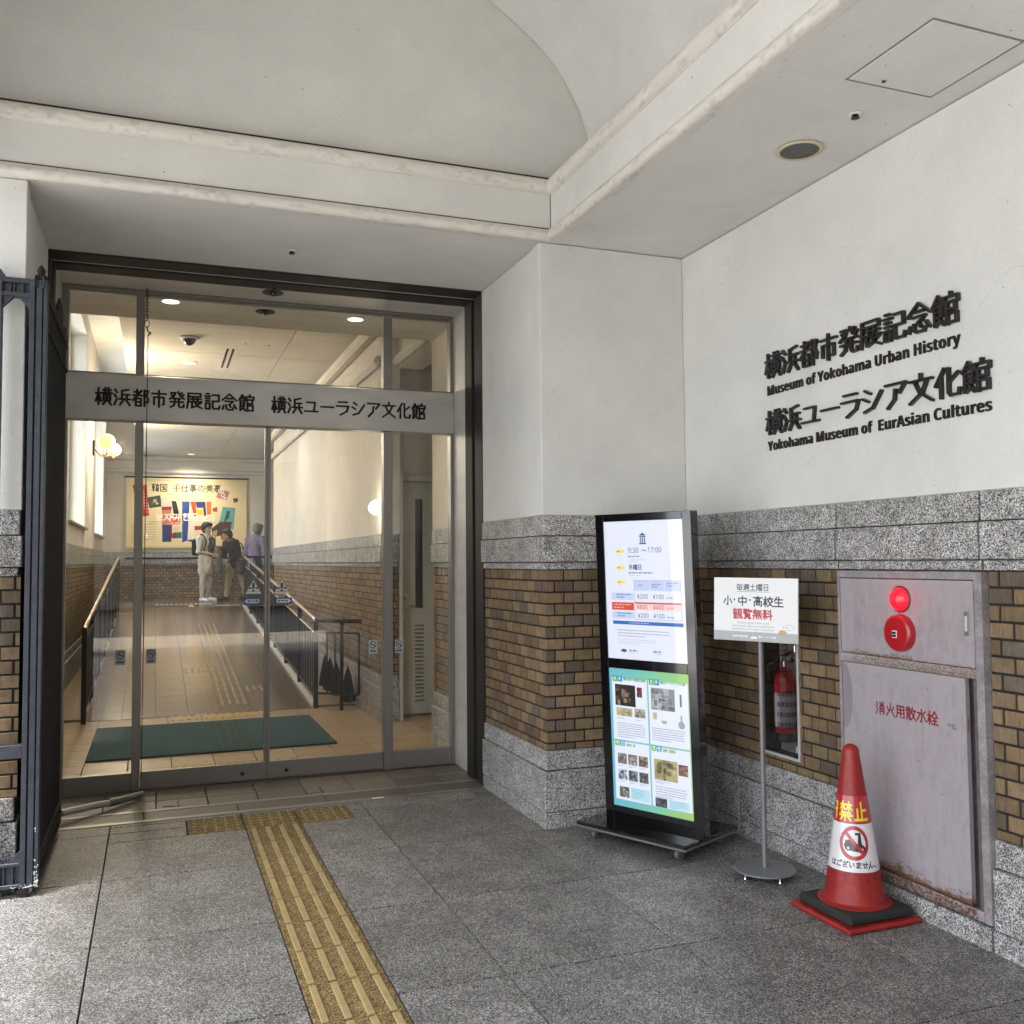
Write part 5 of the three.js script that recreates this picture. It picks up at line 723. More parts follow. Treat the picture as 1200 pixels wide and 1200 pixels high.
// ---- hydrant cabinet
{
  const t = thing('hydrant_cabinet', 'mauve grey steel hydrant cabinet set in the brick wall with rusty edges', 'cabinet', XR, 0.101, -3.1215, -Math.PI / 2);
  const X = (z) => z + 3.1215, Y = (y) => y - 0.101, q = (z0, z1, y0, y1, d0, d1, b) => bb(X(z0), X(z1), Y(y0), Y(y1), d0, d1, b);
  mesh('housing', q(-3.522, -2.721, 0.102, 1.415, -0.3, -0.06, 0), M.cabinet, t);
  mesh('frame', merge([q(-3.524, -3.508, 0.102, 1.4155, -0.06, 0.012), q(-2.754, -2.718, 0.102, 1.4155, -0.06, 0.012), q(-3.508, -2.754, 1.384, 1.4155, -0.06, 0.012)]), M.cabinet, t);
  const rustTex = (w, h, draw) => canvasTex(w, h, (c) => { const r = rng(w + h); c.fillStyle = '#b2a9ad'; c.fillRect(0, 0, w, h); for (let i = 0; i < 900; i++) { c.fillStyle = `rgba(${90 + 90 * r()},${84 + 80 * r()},${86 + 80 * r()},0.05)`; c.fillRect(r() * w, r() * h, 2 + 30 * r(), 8 + 90 * r()); } draw(c, r); });
  const rustEdge = (c, r, x0, x1, y, hh, n) => { for (let i = 0; i < n; i++) { const k = r(), x = x0 + (x1 - x0) * r(), e = k * k * hh * (0.55 + 0.25 * Math.sin(x * 0.021) + 0.2 * r()); c.fillStyle = `rgba(${70 + 50 * r()},${42 + 30 * r()},${18 + 20 * r()},${0.08 + 0.22 * r()})`; c.fillRect(x - 4, y - e, 3 + 14 * r(), 2 + 5 * r()); } };
  const flat = (name, z0, z1, y0, y1, d1, tex, rough = 0.48) => { const g = new THREE.BoxGeometry(z1 - z0, y1 - y0, 0.02); const m = mesh(name, g, phy(lin(0.86, 0.86, 0.86), rough, { map: tex }), t, X((z0 + z1) / 2), Y((y0 + y1) / 2), d1 - 0.01); return m; };
  flat('upper_door', -3.504, -2.758, 1.048, 1.38, 0.009, rustTex(746, 332, (c, r) => { rustEdge(c, r, 60, 420, 332, 26, 420); rustEdge(c, r, 0, 746, 332, 10, 300); for (let i = 0; i < 12; i++) { c.strokeStyle = 'rgba(60,50,50,0.14)'; c.beginPath(); const x = 520 + 160 * r(), y = 80 + 160 * r(); c.moveTo(x, y); c.quadraticCurveTo(x + 20, y + 30, x - 10 + 40 * r(), y + 60); c.stroke(); } }));
  flat('middle_rail', -3.507, -2.7545, 1.008, 1.045, 0.01, rustTex(752, 38, (c, r) => { for (let i = 0; i < 900; i++) { c.fillStyle = `rgba(${86 + 60 * r()},${66 + 46 * r()},${34 + 30 * r()},0.5)`; c.fillRect(70 + 690 * Math.pow(r(), 0.8), r() * 38, 2 + 8 * r(), 1 + 5 * r()); } }), 0.8);
  flat('lower_door', -3.504, -2.811, 0.146, 1.005, 0.008, rustTex(692, 859, (c, r) => {
    c.fillStyle = 'rgba(120,110,116,0.4)'; c.beginPath(); c.ellipse(0, 150, 62, 150, 0, 0, 7); c.fill();
    rustEdge(c, r, 0, 692, 859, 62, 1500); rustEdge(c, r, 0, 692, 859, 26, 2400); rustEdge(c, r, 100, 330, 859, 85, 700);
    c.strokeStyle = 'rgba(50,44,46,0.5)'; c.lineWidth = 2; for (let i = 0; i < 26; i++) { const x = 120 + 540 * r(), y = 30 + 740 * r(), a = r() * 3; c.beginPath(); c.moveTo(x, y); c.lineTo(x + Math.cos(a) * 30 * r(), y + Math.sin(a) * 16 * r()); c.stroke(); }
    c.fillStyle = 'rgba(70,62,64,0.35)'; for (const [x, y, w, h] of [[600, 185, 36, 10], [618, 196, 26, 9], [470, 60, 10, 6], [495, 62, 10, 6]]) c.fillRect(x, y, w, h);
    drawText(c, '消火用散水栓', 204, 148, 58, { weight: 0.115, colour: '#8c1f2c' });
  }));
  flat('bottom_rail', -3.507, -2.7545, 0.103, 0.142, 0.011, rustTex(752, 39, (c, r) => { for (let i = 0; i < 1500; i++) { c.fillStyle = `rgba(${72 + 34 * r()},${48 + 24 * r()},${28 + 18 * r()},0.6)`; c.fillRect(r() * 720, r() * 39, 2 + 9 * r(), 1 + 6 * r()); } }), 0.8);
  mesh('side_channel', merge([q(-2.809, -2.795, 0.146, 1.005, -0.05, -0.03), q(-2.777, -2.757, 0.146, 1.005, -0.05, 0.004), q(-2.795, -2.777, 0.146, 1.005, -0.06, -0.045, 0)]), std(lin(0.2, 0.165, 0.14), 0.7, { map: texScuff }), t);
  const hd = mesh('handle', q(-2.803, -2.781, 1.17, 1.262, 0.009, 0.014), M.alu, t); mesh('handle_slot', bb(-0.006, 0.006, -0.03, 0.03, 0.0, 0.006), M.steelLight, hd, X(-2.792), Y(1.216), 0.011);
  const b = mesh('alarm_beacon', (() => { const g = new THREE.SphereGeometry(0.05, 28, 14, 0, 6.284, 0, Math.PI / 2); g.rotateX(Math.PI / 2); g.scale(1, 1, 0.75); return g; })(), phy(lin(0.7, 0.01, 0.015), 0.25, { emissive: lin(1, 0.006, 0.03), emissiveIntensity: 0.27, clearcoat: 0.5 }), t, X(-3.133), Y(1.298), 0.012); b.userData.label = 'glowing red beacon';
  mesh('beacon_ring', (() => { const g = lathe([[0.049, 0], [0.056, 0], [0.056, 0.006], [0.049, 0.008]], 28); g.rotateX(Math.PI / 2); return g; })(), M.red, t, X(-3.133), Y(1.298), 0.009);
  const pl = new THREE.PointLight(lin(1, 0.03, 0.04), 0.003); pl.position.set(X(-3.133), Y(1.298), 0.07); pl.castShadow = true; t.add(pl);
  const bell = mesh('call_button', (() => { const g = lathe([[0, 0.034], [0.06, 0.0335], [0.072, 0.03], [0.077, 0.022], [0.078, 0]], 40); g.rotateX(Math.PI / 2); return g; })(), phy(lin(0.42, 0.008, 0.016), 0.3, { clearcoat: 0.6 }), t, X(-3.132), Y(1.158), 0.009); bell.userData.label = 'round dark red call button';
  mesh('button_plate', cbox(0.026, 0.03, 0.003, 0.001), M.white, bell, -0.006, -0.005, 0.0345); mesh('button', cbox(0.022, 0.0105, 0.003, 0.001), M.black, bell, -0.006, 0.001, 0.0362); mesh('button', cbox(0.022, 0.0105, 0.003, 0.001), M.black, bell, -0.006, -0.0115, 0.0362); mesh('button_text', merge([cbox(0.034, 0.0035, 0.002, 0.0004), (() => { const g = cbox(0.016, 0.003, 0.002, 0.0004); g.translate(0, -0.008, 0); return g; })()]), M.white, bell, -0.006, 0.031, 0.0325);
}
// ---- extinguisher niche
{
  const t = thing('extinguisher_niche', 'dark glazed niche with thin steel frame in the brick wall', 'niche', XR, 0.478, -4.0075, -Math.PI / 2), w = 0.1525, h = 0.627, dk = std(lin(0.03, 0.026, 0.026), 0.7);
  mesh('lining', merge([bb(-w, w, 0, h, -0.26, -0.25, 0), bb(-w, -w + 0.004, 0, h, -0.25, -0.03, 0), bb(w - 0.004, w, 0, h, -0.25, -0.03, 0), bb(-w, w, 0, 0.004, -0.25, -0.03, 0), bb(-w, w, h - 0.004, h, -0.25, -0.03, 0)]), dk, t);
  mesh('frame', merge([bb(-w, -w + 0.013, 0, h, -0.03, -0.014), bb(w - 0.013, w, 0, h, -0.03, -0.014), bb(-w + 0.013, w - 0.013, 0, 0.013, -0.03, -0.014), bb(-w + 0.013, w - 0.013, h - 0.013, h, -0.03, -0.014)]), M.steelLight, t);
  mesh('pane', bb(-w + 0.013, w - 0.013, 0.013, h - 0.013, -0.024, -0.02, 0), phy(lin(0.7, 0.68, 0.68), 0, { transmission: 1, thickness: 0, ior: 1.5 }), t);
  for (const y of [0.06, 0.55]) mesh('hinge', cbox(0.012, 0.035, 0.008, 0.002), M.chrome, t, w - 0.02, y, -0.012);
  mesh('hook', rod(V(-0.03, 0.52, -0.25), V(-0.03, 0.52, -0.1), 0.006), M.chrome, t);
  const e = thing('fire_extinguisher', 'red fire extinguisher with white label inside the dark wall niche', 'fire extinguisher', XR + 0.075, 0.548, -4.04, -Math.PI / 2);
  mesh('cylinder', lathe([[0, 0.012], [0.048, 0.012], [0.054, 0.02], [0.054, 0.3], [0.047, 0.335], [0.03, 0.355], [0.018, 0.36], [0.018, 0.375], [0, 0.375]], 32), phy(lin(0.55, 0.012, 0.02), 0.25, { clearcoat: 0.6 }), e);
  mesh('base_ring', lathe([[0.056, 0], [0.057, 0.045], [0.052, 0.045], [0.05, 0]], 28), M.black, e);
  mesh('label', lathe([[0.0548, 0.075], [0.0552, 0.075], [0.0552, 0.245], [0.0548, 0.245]], 32), std(lin(0.75, 0.75, 0.75), 0.5, { map: canvasTex(512, 200, (c) => { c.fillStyle = '#d8d4da'; c.fillRect(0, 0, 512, 200); c.fillStyle = '#3a3038'; c.fillRect(0, 0, 512, 26); fuzzLines(c, 10, 44, 480, 7, 20, 9, '#5a4c58', 4); c.fillStyle = '#c08a50'; c.fillRect(0, 150, 512, 10); }) }), e);
  mesh('valve', merge([rod(V(0, 0.37, 0), V(0, 0.41, 0), 0.016), bb(-0.012, 0.012, 0.4, 0.43, -0.03, 0.03)]), M.chrome, e); mesh('lever', merge([tube([V(0, 0.42, 0.02), V(0, 0.45, -0.05), V(0, 0.44, -0.1)], 0.008), tube([V(0, 0.4, -0.02), V(0, 0.4, -0.1)], 0.007)]), M.black, e); mesh('hose', tube([V(0, 0.41, 0.03), V(-0.05, 0.38, 0.06), V(-0.072, 0.28, 0.03), V(-0.074, 0.16, 0.02)], 0.009), M.black, e); mesh('ring', (() => { const g = new THREE.TorusGeometry(0.016, 0.003, 6, 16); return g; })(), M.chrome, e, 0.01, 0.47, 0.0);
}
// ---- illuminated notice stand
const texP1 = canvasTex(720, 1040, (c, W, H) => {
  c.fillStyle = '#e4e8f6'; c.fillRect(0, 0, W, H); const blue = '#2c568c';
  c.fillStyle = blue; c.beginPath(); c.moveTo(330, 112); c.lineTo(362, 90); c.lineTo(394, 112); c.fill(); c.fillRect(334, 116, 56, 8); for (const x of [338, 357, 376]) c.fillRect(x, 126, 10, 38); c.fillRect(330, 166, 64, 10);
  const pill = (y) => { c.fillStyle = '#f2e45c'; c.beginPath(); c.ellipse(146, y, 42, 13, 0, 0, 7); c.fill(); fuzzLines(c, 118, y - 4, 56, 1, 8, 8, '#5a5a3a', y); fuzzLines(c, 130, y + 22, 34, 1, 6, 4, '#8d93ad', y + 1); };
  pill(228); pill(352); pill(460);
  drawText(c, '9:30', 222, 196, 52, { colour: '#3f4f72' }); c.strokeStyle = '#3f4f72'; c.lineWidth = 5; c.beginPath(); c.moveTo(352, 224); c.bezierCurveTo(366, 206, 376, 240, 392, 220); c.stroke(); drawText(c, '17:00', 402, 196, 52, { colour: '#3f4f72' }); fuzzLines(c, 222, 262, 200, 1, 12, 10, '#4c5674', 2); fuzzLines(c, 222, 290, 160, 2, 14, 4, '#8f96b0', 3);
  drawText(c, '月曜日', 222, 326, 42, { weight: 0.12, colour: blue }); fuzzLines(c, 222, 384, 400, 1, 12, 11, '#4c5674', 5); fuzzLines(c, 222, 408, 200, 1, 12, 4, '#8f96b0', 6);
  c.fillStyle = '#c3cdec'; c.fillRect(268, 446, 140, 76); c.fillRect(412, 446, 130, 76); c.fillRect(546, 446, 138, 76); fuzzLines(c, 310, 476, 60, 1, 12, 12, '#5b74b8', 7); fuzzLines(c, 430, 470, 90, 2, 18, 10, '#5b74b8', 8); fuzzLines(c, 562, 462, 110, 2, 18, 7, '#5b74b8', 9);
  c.fillStyle = '#c6d0ee'; c.fillRect(52, 540, 208, 54); c.fillRect(52, 682, 208, 52); c.fillStyle = '#dc4334'; c.fillRect(52, 612, 208, 58);
  for (const [y, col] of [[540, '#54607e'], [682, '#54607e']]) { drawText(c, '¥200', 292, y + 2, 46, { colour: col }); drawText(c, '¥100', 434, y + 2, 46, { colour: col }); fuzzLines(c, 556, y + 26, 120, 1, 12, 12, '#8992b0', y); fuzzLines(c, 100, y + 8, 140, 2, 20, 9, '#3c5a9c', y + 1); }
  c.fillStyle = '#f3d2d0'; c.fillRect(268, 622, 416, 46); c.fillStyle = '#dc4334'; c.fillRect(268, 608, 416, 12); drawText(c, '¥800', 286, 620, 46, { colour: '#c04238' }); drawText(c, '¥400', 434, 620, 46, { colour: '#c04238' }); fuzzLines(c, 556, 640, 124, 1, 12, 12, '#d08880', 11); fuzzLines(c, 70, 624, 170, 2, 22, 10, '#fdf0ee', 12);
  c.strokeStyle = '#8b9cc8'; c.lineWidth = 3; c.strokeRect(268, 446, 416, 290); c.fillStyle = '#2f66b4'; c.fillRect(56, 752, 640, 26); fuzzLines(c, 210, 760, 330, 1, 8, 9, '#dfe8fa', 15);
  fuzzLines(c, 96, 818, 480, 3, 22, 7, '#767e98', 16); fuzzLines(c, 96, 890, 360, 3, 15, 4, '#8f96b0', 17);
  c.fillStyle = '#3b5482'; c.beginPath(); c.ellipse(150, 976, 28, 12, 0, 0, 7); c.fill(); fuzzLines(c, 200, 966, 140, 1, 12, 13, '#46587e', 18); fuzzLines(c, 200, 988, 130, 1, 6, 4, '#8f96b0', 19); fuzzLines(c, 420, 964, 140, 1, 12, 13, '#46587e', 20); fuzzLines(c, 420, 986, 130, 1, 6, 4, '#8f96b0', 21);
});
const texP2 = canvasTex(720, 1040, (c, W, H) => {
  const g = c.createLinearGradient(0, 0, W, 0); g.addColorStop(0, '#6db9d0'); g.addColorStop(0.5, '#7cc6ac'); g.addColorStop(1, '#a2cc66'); c.fillStyle = g; c.fillRect(0, 0, W, H); c.fillStyle = '#e6ecfa';
  const card = (x, y, w, h) => { c.fillStyle = '#e6ecfa'; c.fillRect(x, y, w, h); c.strokeStyle = '#9dbbe0'; c.lineWidth = 3; c.strokeRect(x, y, w, h); }; card(22, 70, 328, 470); card(362, 70, 348, 470); card(22, 550, 328, 440); card(362, 550, 348, 440);
  const badge = (x, y, a, b) => { c.fillStyle = '#5fae4a'; c.fillRect(x, y, 44, 44); c.fillStyle = '#3f93c4'; c.fillRect(x + 48, y, 44, 44); drawText(c, a, x + (strokes(a) ? 4 : 10), y + 4, 36, { colour: '#f4fbe8', weight: 0.12, bold: true }); drawText(c, b, x + 48 + (strokes(b) ? 4 : 10), y + 4, 36, { colour: '#f0f8ff', weight: 0.12, bold: true }); };
  badge(30, 56, '4', 'F'); badge(370, 56, '2', 'F'); badge(30, 540, '中', '日'); badge(370, 540, '文', '化');
  drawText(c, '横浜都市発展記念館', 132, 66, 24, { colour: '#5a8f3c', weight: 0.1, sx: 0.95 }); drawText(c, '横浜ユーラシア文化館', 470, 66, 23, { colour: '#5a8f3c', weight: 0.1, sx: 0.95 }); fuzzLines(c, 138, 560, 150, 1, 12, 20, '#7aa24e', 31); fuzzLines(c, 472, 558, 200, 1, 12, 22, '#7aa24e', 32);
  const r = rng(77), photo = (x, y, w, h, base, spots) => { c.fillStyle = base; c.fillRect(x, y, w, h); for (let i = 0; i < 26; i++) { c.fillStyle = spots[Math.floor(r() * spots.length)]; c.globalAlpha = 0.55; const a = r() * w * 0.8, b = r() * h * 0.8; c.fillRect(x + a, y + b, Math.min(w - a, 6 + w * 0.24 * r()), Math.min(h - b, 6 + h * 0.3 * r())); } c.globalAlpha = 1; };
  photo(50, 120, 190, 160, '#2c211c', ['#5c3a2a', '#8f7a64', '#1a1412', '#c9c2a8']); photo(256, 130, 46, 74, '#5e2a22', ['#a85a42', '#2a1614']); photo(56, 296, 150, 60, '#b6b08a', ['#d2ca96', '#7a8a6a', '#8c6e4e']); photo(226, 290, 100, 66, '#b9b4a4', ['#5f5a50', '#8d8a7e', '#3e3c36']);
  photo(384, 120, 210, 160, '#8d9094', ['#50545a', '#c8ccd0', '#d9dde2', '#3a3e44']); c.fillStyle = '#6c737a'; c.fillRect(636, 150, 18, 90); c.fillStyle = '#9aa6ac'; c.beginPath(); c.arc(645, 370, 28, 0, 7); c.fill(); c.fillRect(638, 300, 14, 56); c.fillStyle = '#aab4ae'; c.beginPath(); c.arc(494, 352, 26, 0, 3.15); c.fill(); c.fillStyle = '#c8b48c'; c.fillRect(396, 300, 34, 50);
  fuzzLines(c, 56, 372, 130, 1, 10, 6, '#7c86a0', 33); fuzzLines(c, 236, 372, 90, 1, 10, 6, '#7c86a0', 34); fuzzLines(c, 60, 408, 270, 7, 17, 7, '#7c8294', 35); fuzzLines(c, 384, 412, 290, 6, 17, 7, '#7c8294', 36);
  for (let k = 0; k < 3; k++) { photo(52 + 98 * k, 640, 84, 78, '#6f6a66', ['#3c3838', '#a89c90', '#8c4a44', '#c9c4bc']); photo(52 + 98 * k, 760, 84, 78, k ? '#7c787a' : '#c8d2dc', ['#3a3c42', '#9aa0a8', '#20242a']); fuzzLines(c, 54 + 98 * k, 726, 74, 2, 9, 4, '#8b93a8', 40 + k); fuzzLines(c, 54 + 98 * k, 846, 74, 2, 9, 4, '#8b93a8', 44 + k); }
  photo(58, 890, 92, 80, '#7d8478', ['#d8d8d0', '#4a4e48', '#3a3c34']); c.fillStyle = '#b8e0ea'; c.fillRect(162, 886, 176, 90); fuzzLines(c, 172, 896, 120, 5, 15, 6, '#5aa4b8', 50);
  photo(388, 640, 206, 150, '#b5a878', ['#5c5638', '#857a52', '#d4c898', '#3c3a2a']); photo(602, 654, 82, 80, '#5a4438', ['#a87858', '#2c2420', '#c9b49a']); fuzzLines(c, 396, 800, 130, 2, 10, 5, '#7c86a0', 52); fuzzLines(c, 394, 836, 280, 5, 18, 7, '#7c8294', 53); photo(388, 922, 104, 66, '#4a4c50', ['#2a2c30', '#8d9298']); c.fillStyle = '#bfe3ee'; c.fillRect(504, 920, 182, 66); fuzzLines(c, 514, 928, 150, 4, 15, 5, '#6a93a4', 54);
});
{
  const t = thing('notice_stand', 'tall black illuminated notice stand with two lit posters on castors', 'notice stand', 2.406, 0, -4.349, -1.1257);
  mesh('tray', bb(-0.4, 0.285, 0.07, 0.09, -0.35, 0.14, 0.006), M.blackGloss, t); mesh('tray_edge', merge([bb(-0.402, 0.287, 0.06, 0.0715, 0.128, 0.142, 0.003), bb(0.275, 0.287, 0.06, 0.0715, -0.35, 0.127, 0.003)]), M.alu, t);
  const p = mesh('cabinet', new THREE.BufferGeometry(), M.blackGloss, t); p.rotation.x = 0.04; p.position.set(0, 0.09, 0);
  p.geometry = merge([bb(-0.302, 0.302, 0, 1.625, -0.06, -0.006, 0.004), bb(-0.302, -0.249, 0, 1.625, -0.005, 0.004, 0.002), bb(0.249, 0.302, 0, 1.625, -0.005, 0.004, 0.002), bb(-0.249, 0.249, 1.585, 1.625, -0.005, 0.004, 0.002), bb(-0.249, 0.249, 0.81, 0.862, -0.005, 0.004, 0.002), bb(-0.249, 0.249, 0, 0.085, -0.005, 0.004, 0.002)]);
  const glow = (tex) => phy(lin(0.5, 0.5, 0.5), 0.35, { map: tex, emissive: lin(1, 1, 1), emissiveMap: tex, emissiveIntensity: 0.125, clearcoat: 1, clearcoatRoughness: 0.02 });
  const scr = (tex, y0, y1, nm) => { const g = new THREE.BoxGeometry(0.497, y1 - y0, 0.003); const m = mesh('poster', g, glow(tex), p, 0, (y0 + y1) / 2, -0.003); m.userData.label = nm; const l = new THREE.RectAreaLight(lin(0.95, 0.97, 1), 0.12, 0.49, y1 - y0 - 0.01); l.position.set(0, (y0 + y1) / 2, 0.012); l.rotation.y = Math.PI; p.add(l); };
  scr(texP1, 0.862, 1.585, 'white poster with opening hours and price table'); scr(texP2, 0.085, 0.81, 'green edged poster with four cards of small photos');
  mesh('foot', merge([bb(-0.28, -0.22, 0.085, 0.13, -0.2, -0.02), bb(0.2, 0.26, 0.085, 0.13, -0.2, -0.02)]), M.black, t);
  for (const [x, z] of [[-0.31, 0.08], [0.21, 0.08], [-0.33, -0.29], [0.22, -0.29]]) { const c = mesh('castor', merge([rod(V(-0.011, 0.029, 0), V(0.011, 0.029, 0), 0.029, 18), bb(-0.017, 0.017, 0.034, 0.07, -0.018, 0.018, 0.003)]), std(lin(0.12, 0.12, 0.12), 0.4), t, x, 0, z); mesh('hub', merge([rod(V(-0.0125, 0.029, 0), V(0.0125, 0.029, 0), 0.014, 12)]), M.chrome, c); }
}
// ---- round based sign stand
{
  const t = thing('sign_stand', 'white notice board on a thin grey pole with round grey base', 'sign stand', 2.66, 0, -3.757, -1.049);
  const grey = phy(lin(0.22, 0.225, 0.235), 0.45, { metalness: 0.3 });
  mesh('base', lathe([[0, 0.032], [0.138, 0.032], [0.142, 0.036], [0.141, 0.041], [0.13, 0.043], [0, 0.046]], 56), grey, t);
  for (let i = 0; i < 4; i++) { const a = i * 1.571 + 0.5; mesh('foot', lathe([[0, 0], [0.008, 0], [0.008, 0.004], [0.004, 0.012], [0.004, 0.033], [0, 0.033]], 10), M.chrome, t, Math.cos(a) * 0.11, 0, Math.sin(a) * 0.11); }
  mesh('pole', rod(V(0, 0.044, 0), V(0, 1.2, -0.004), 0.0115, 16), grey, t);
  const tx = canvasTex(840, 594, (c, W, H) => {
    c.fillStyle = '#f2f2f2'; c.fillRect(0, 0, W, H); c.fillStyle = '#b4b6b6'; c.fillRect(0, 506, W, 88);
    drawText(c, '毎週土曜日', 232, 54, 68, { weight: 0.095, colour: '#3a3a3a', sx: 0.98 }); c.fillStyle = '#777'; c.fillRect(236, 128, 330, 4);
    drawText(c, '小', 96, 168, 98, { weight: 0.115, colour: '#2a2a2c' }); drawText(c, '・', 184, 168, 80, { weight: 0.115, colour: '#2a2a2c', sx: 0.7 }); drawText(c, '中', 246, 168, 98, { weight: 0.115, colour: '#2a2a2c' }); drawText(c, '・', 342, 168, 80, { weight: 0.115, colour: '#2a2a2c', sx: 0.7 }); drawText(c, '高校生', 400, 168, 102, { weight: 0.115, colour: '#2a2a2c' });
    drawText(c, '観覧無料', 196, 290, 100, { weight: 0.125, colour: '#c02a3e' });
    for (const [i, s] of [[0, 'Primary school children and'], [1, 'junior/senior high school students are'], [2, 'admitted free of charge on Saturdays']]) { c.fillStyle = '#9c8c8e'; c.font = '25px sans-serif'; c.textAlign = 'center'; c.fillText(s, 402, 432 + 30 * i); c.textAlign = 'left'; }
    c.strokeStyle = '#7a7a7a'; c.lineWidth = 2; c.beginPath(); c.ellipse(752, 452, 52, 26, 0, 0, 7); c.stroke(); fuzzLines(c, 724, 448, 54, 1, 8, 8, '#8a8a8a', 61);
    c.fillStyle = '#c9a86a'; c.beginPath(); c.ellipse(694, 500, 40, 24, 0.1, 0, 7); c.fill(); c.fillRect(662, 506, 12, 30); c.fillRect(712, 506, 12, 30);
    drawText(c, '横浜都市発展記念館', 196, 540, 20, { weight: 0.12, colour: '#f6f6f6', sx: 0.85 }); c.fillStyle = '#f6f6f6'; c.beginPath(); c.ellipse(412, 562, 34, 14, 0, Math.PI, 0); c.fill(); c.fillRect(378, 560, 68, 10); drawText(c, '横浜ユーラシア文化館', 458, 540, 20, { weight: 0.12, colour: '#f6f6f6', sx: 0.85 });
  });
  const b = mesh('board', cbox(0.42, 0.297, 0.008, 0.001), M.white, t, -0.012, 1.233, 0.018); b.rotation.x = -0.03; b.rotation.z = -0.01;
  const pg = new THREE.BoxGeometry(0.419, 0.296, 0.001); mesh('print', pg, std(lin(0.92, 0.92, 0.92), 0.4, { map: tx }), b, 0, 0, 0.0048);
  mesh('clamp', bb(-0.025, 0.025, 1.12, 1.16, -0.016, 0.014), grey, t);
}
// ---- traffic cone
{
  const t = thing('traffic_cone', 'red traffic cone with no scooter parking sleeve and black weight', 'traffic cone', 2.725, 0, -3.232);
  const rr = (y) => 0.121 - (0.121 - 0.034) * (y - 0.06) / 0.6;
  const fl = mesh('base', cbox(0.37, 0.022, 0.37, 0.008), M.red, t, 0, 0.011, 0); mesh('weight', cbox(0.325, 0.04, 0.325, 0.012), M.rubber, t, 0, 0.042, 0);
  mesh('cone_body', lathe([[0.146, 0.062], [0.148, 0.066], [0.124, 0.069], [rr(0.078), 0.078], [rr(0.15), 0.15], [rr(0.3), 0.3], [rr(0.5), 0.5], [rr(0.65), 0.65], [0.034, 0.672], [0.026, 0.688], [0.012, 0.696], [0, 0.697]], 48), M.red, t);
  const tx = canvasTex(1330, 640, (c, W, H) => {
    c.fillStyle = '#eceaea'; c.fillRect(0, 0, W, H); c.fillStyle = '#bb1f30'; c.fillRect(0, 0, W, 236); c.translate(-135, 0);
    drawText(c, '禁', 618, 44, 176, { weight: 0.115, colour: '#f5e11c' }); drawText(c, '止', 812, 44, 176, { weight: 0.13, colour: '#f5e11c' }); c.fillStyle = '#f5e11c'; c.fillRect(566, 60, 22, 150); c.fillRect(520, 120, 60, 20); c.fillRect(500, 60, 60, 20);
    c.strokeStyle = '#bb1f30'; c.lineWidth = 34; c.beginPath(); c.arc(800, 396, 128, 0, 7); c.stroke();
    c.fillStyle = '#1b1d20'; c.beginPath(); c.arc(742, 430, 32, 0, 7); c.arc(872, 448, 36, 0, 7); c.fill(); c.beginPath(); c.moveTo(700, 420); c.lineTo(716, 376); c.lineTo(770, 366); c.lineTo(790, 400); c.lineTo(826, 436); c.lineTo(842, 330); c.lineTo(808, 326); c.lineTo(808, 310); c.lineTo(866, 306); c.lineTo(872, 400); c.lineTo(912, 440); c.lineTo(880, 446); c.lineTo(840, 470); c.lineTo(790, 464); c.lineTo(720, 452); c.fill(); c.fillStyle = '#e8e6e6'; c.beginPath(); c.arc(742, 440, 12, 0, 7); c.arc(872, 452, 14, 0, 7); c.fill();
    c.strokeStyle = '#bb1f30'; c.lineWidth = 32; c.beginPath(); c.moveTo(712, 304); c.lineTo(890, 488); c.stroke();
    drawText(c, 'はございません。', 576, 548, 62, { weight: 0.13, colour: '#1b1b1d', sx: 0.92 });
  });
  const sl = mesh('sleeve', lathe([[rr(0.2) + 0.0022, 0.2], [rr(0.495) + 0.0022, 0.495], [rr(0.495) + 0.0016, 0.4955]], 64), phy(lin(0.9, 0.9, 0.9), 0.3, { map: tx, clearcoat: 1, clearcoatRoughness: 0.08 }), t); sl.rotation.y = -0.7016 - Math.PI + 0.05;
  { const p = sl.geometry.attributes.position, u = sl.geometry.attributes.uv; for (let i = 0; i < p.count; i++) u.setY(i, (p.getY(i) - 0.2) / 0.295); }
}
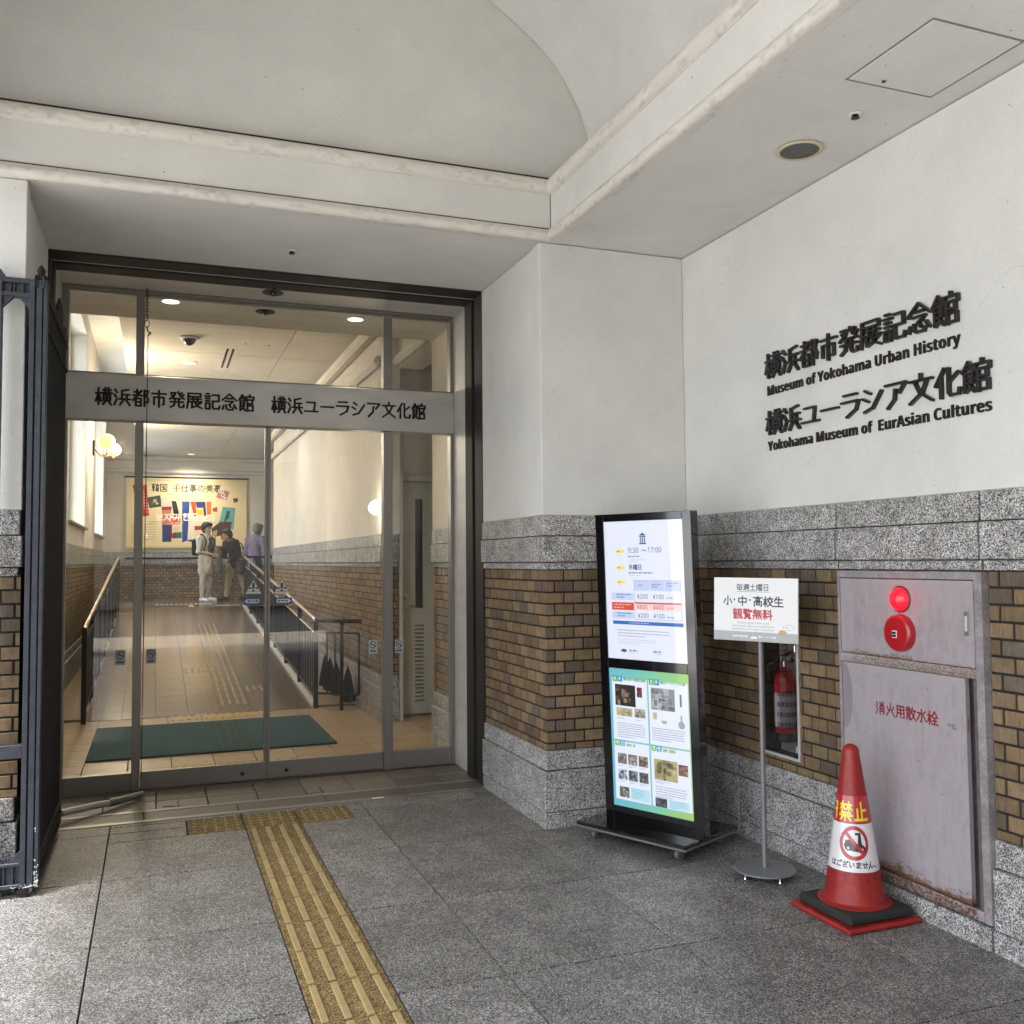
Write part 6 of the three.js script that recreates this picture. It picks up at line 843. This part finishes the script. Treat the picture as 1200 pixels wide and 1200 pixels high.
// ================================================================ OUTSIDE, seen in reflections
function tree(x, z, h, label, seed) {
  const t = thing('street_tree', label, 'tree', x, -0.03, z, 0, 'street trees along the open side'), r = rng(seed), limbs = [rod(V(0, 0, 0), V(0.1, h * 0.45, 0), 0.16, 9, 0.1)];
  const lp = []; for (let i = 0; i < 9; i++) { const a = r() * 6.28, p0 = V(0.1, h * (0.34 + 0.02 * i), 0), p1 = V(0.1 + Math.cos(a) * (0.7 + 1.0 * r()), h * (0.55 + 0.38 * r()), Math.sin(a) * (0.7 + r())); limbs.push(rod(p0, p1, 0.07, 6, 0.02)); lp.push(p1, p0.clone().lerp(p1, 0.6)); }
  mesh('trunk', merge(limbs), std(lin(0.08, 0.065, 0.05), 0.95), t);
  const pos = []; for (let i = 0; i < 2600; i++) { const c = lp[Math.floor(r() * lp.length)], q = V(c.x + (r() + r() - 1) * 0.95, c.y + (r() + r() - 1) * 0.75, c.z + (r() + r() - 1) * 0.95), a = r() * 6.28, b = (r() - 0.5) * 2, s = 0.09 + 0.07 * r(), u = V(Math.cos(a), b * 0.4, Math.sin(a)).multiplyScalar(s), v = V(-Math.sin(a) * 0.5, 0.5 - r(), Math.cos(a) * 0.5).multiplyScalar(s); for (const k of [[-1, 0], [0, -1], [1, 0], [-1, 0], [1, 0], [0, 1]]) { pos.push(q.x + u.x * k[0] + v.x * k[1], q.y + u.y * k[0] + v.y * k[1], q.z + u.z * k[0] + v.z * k[1]); } }
  const g = new THREE.BufferGeometry(); g.setAttribute('position', new THREE.Float32BufferAttribute(pos, 3)); g.computeVertexNormals(); const m = mesh('crown', g, phy(lin(0.09, 0.16, 0.035), 0.7, { transmission: 0.25, thickness: 0 }), t); m.userData.kind = 'stuff';
}
tree(-7.5, -6.0, 6.5, 'leafy street tree beyond the gate, mirrored in the notice stand', 5); tree(-9.5, -1.5, 7, 'leafy street tree beside the open left of the porch', 6); tree(-10.5, -10.5, 7, 'leafy street tree outside the lobby windows', 8);
{
  const t = thing('office_building', 'dark brown office building across the paved forecourt facing the doors', 'building', 4, -0.03, 20);
  const wins = []; for (let i = 0; i < 9; i++) for (let j = 0; j < 4; j++) wins.push([-14 + 3.2 * i, -12.2 + 3.2 * i, 1.2 + 3.4 * j, 3.3 + 3.4 * j]);
  mesh('wall', merge(subtract([-15, 15, 0, 15], wins).map((q) => bb(q[0], q[1], q[2], q[3], 0, 0.4, 0))), std(lin(0.2, 0.175, 0.14), 0.8), t); mesh('wall', bb(-15, 15, 0, 15, 1.2, 8, 0), std(lin(0.12, 0.12, 0.12), 0.8), t);
  for (const q of wins) mesh('window_pane', bb(q[0], q[1], q[2], q[3], 0.2, 0.22, 0), phy(lin(0.08, 0.1, 0.11), 0.05, { clearcoat: 1 }), t);
}
scene.traverse((o) => { if (o.isMesh) { o.castShadow = true; o.receiveShadow = true; } });
renderer.render(scene, camera);
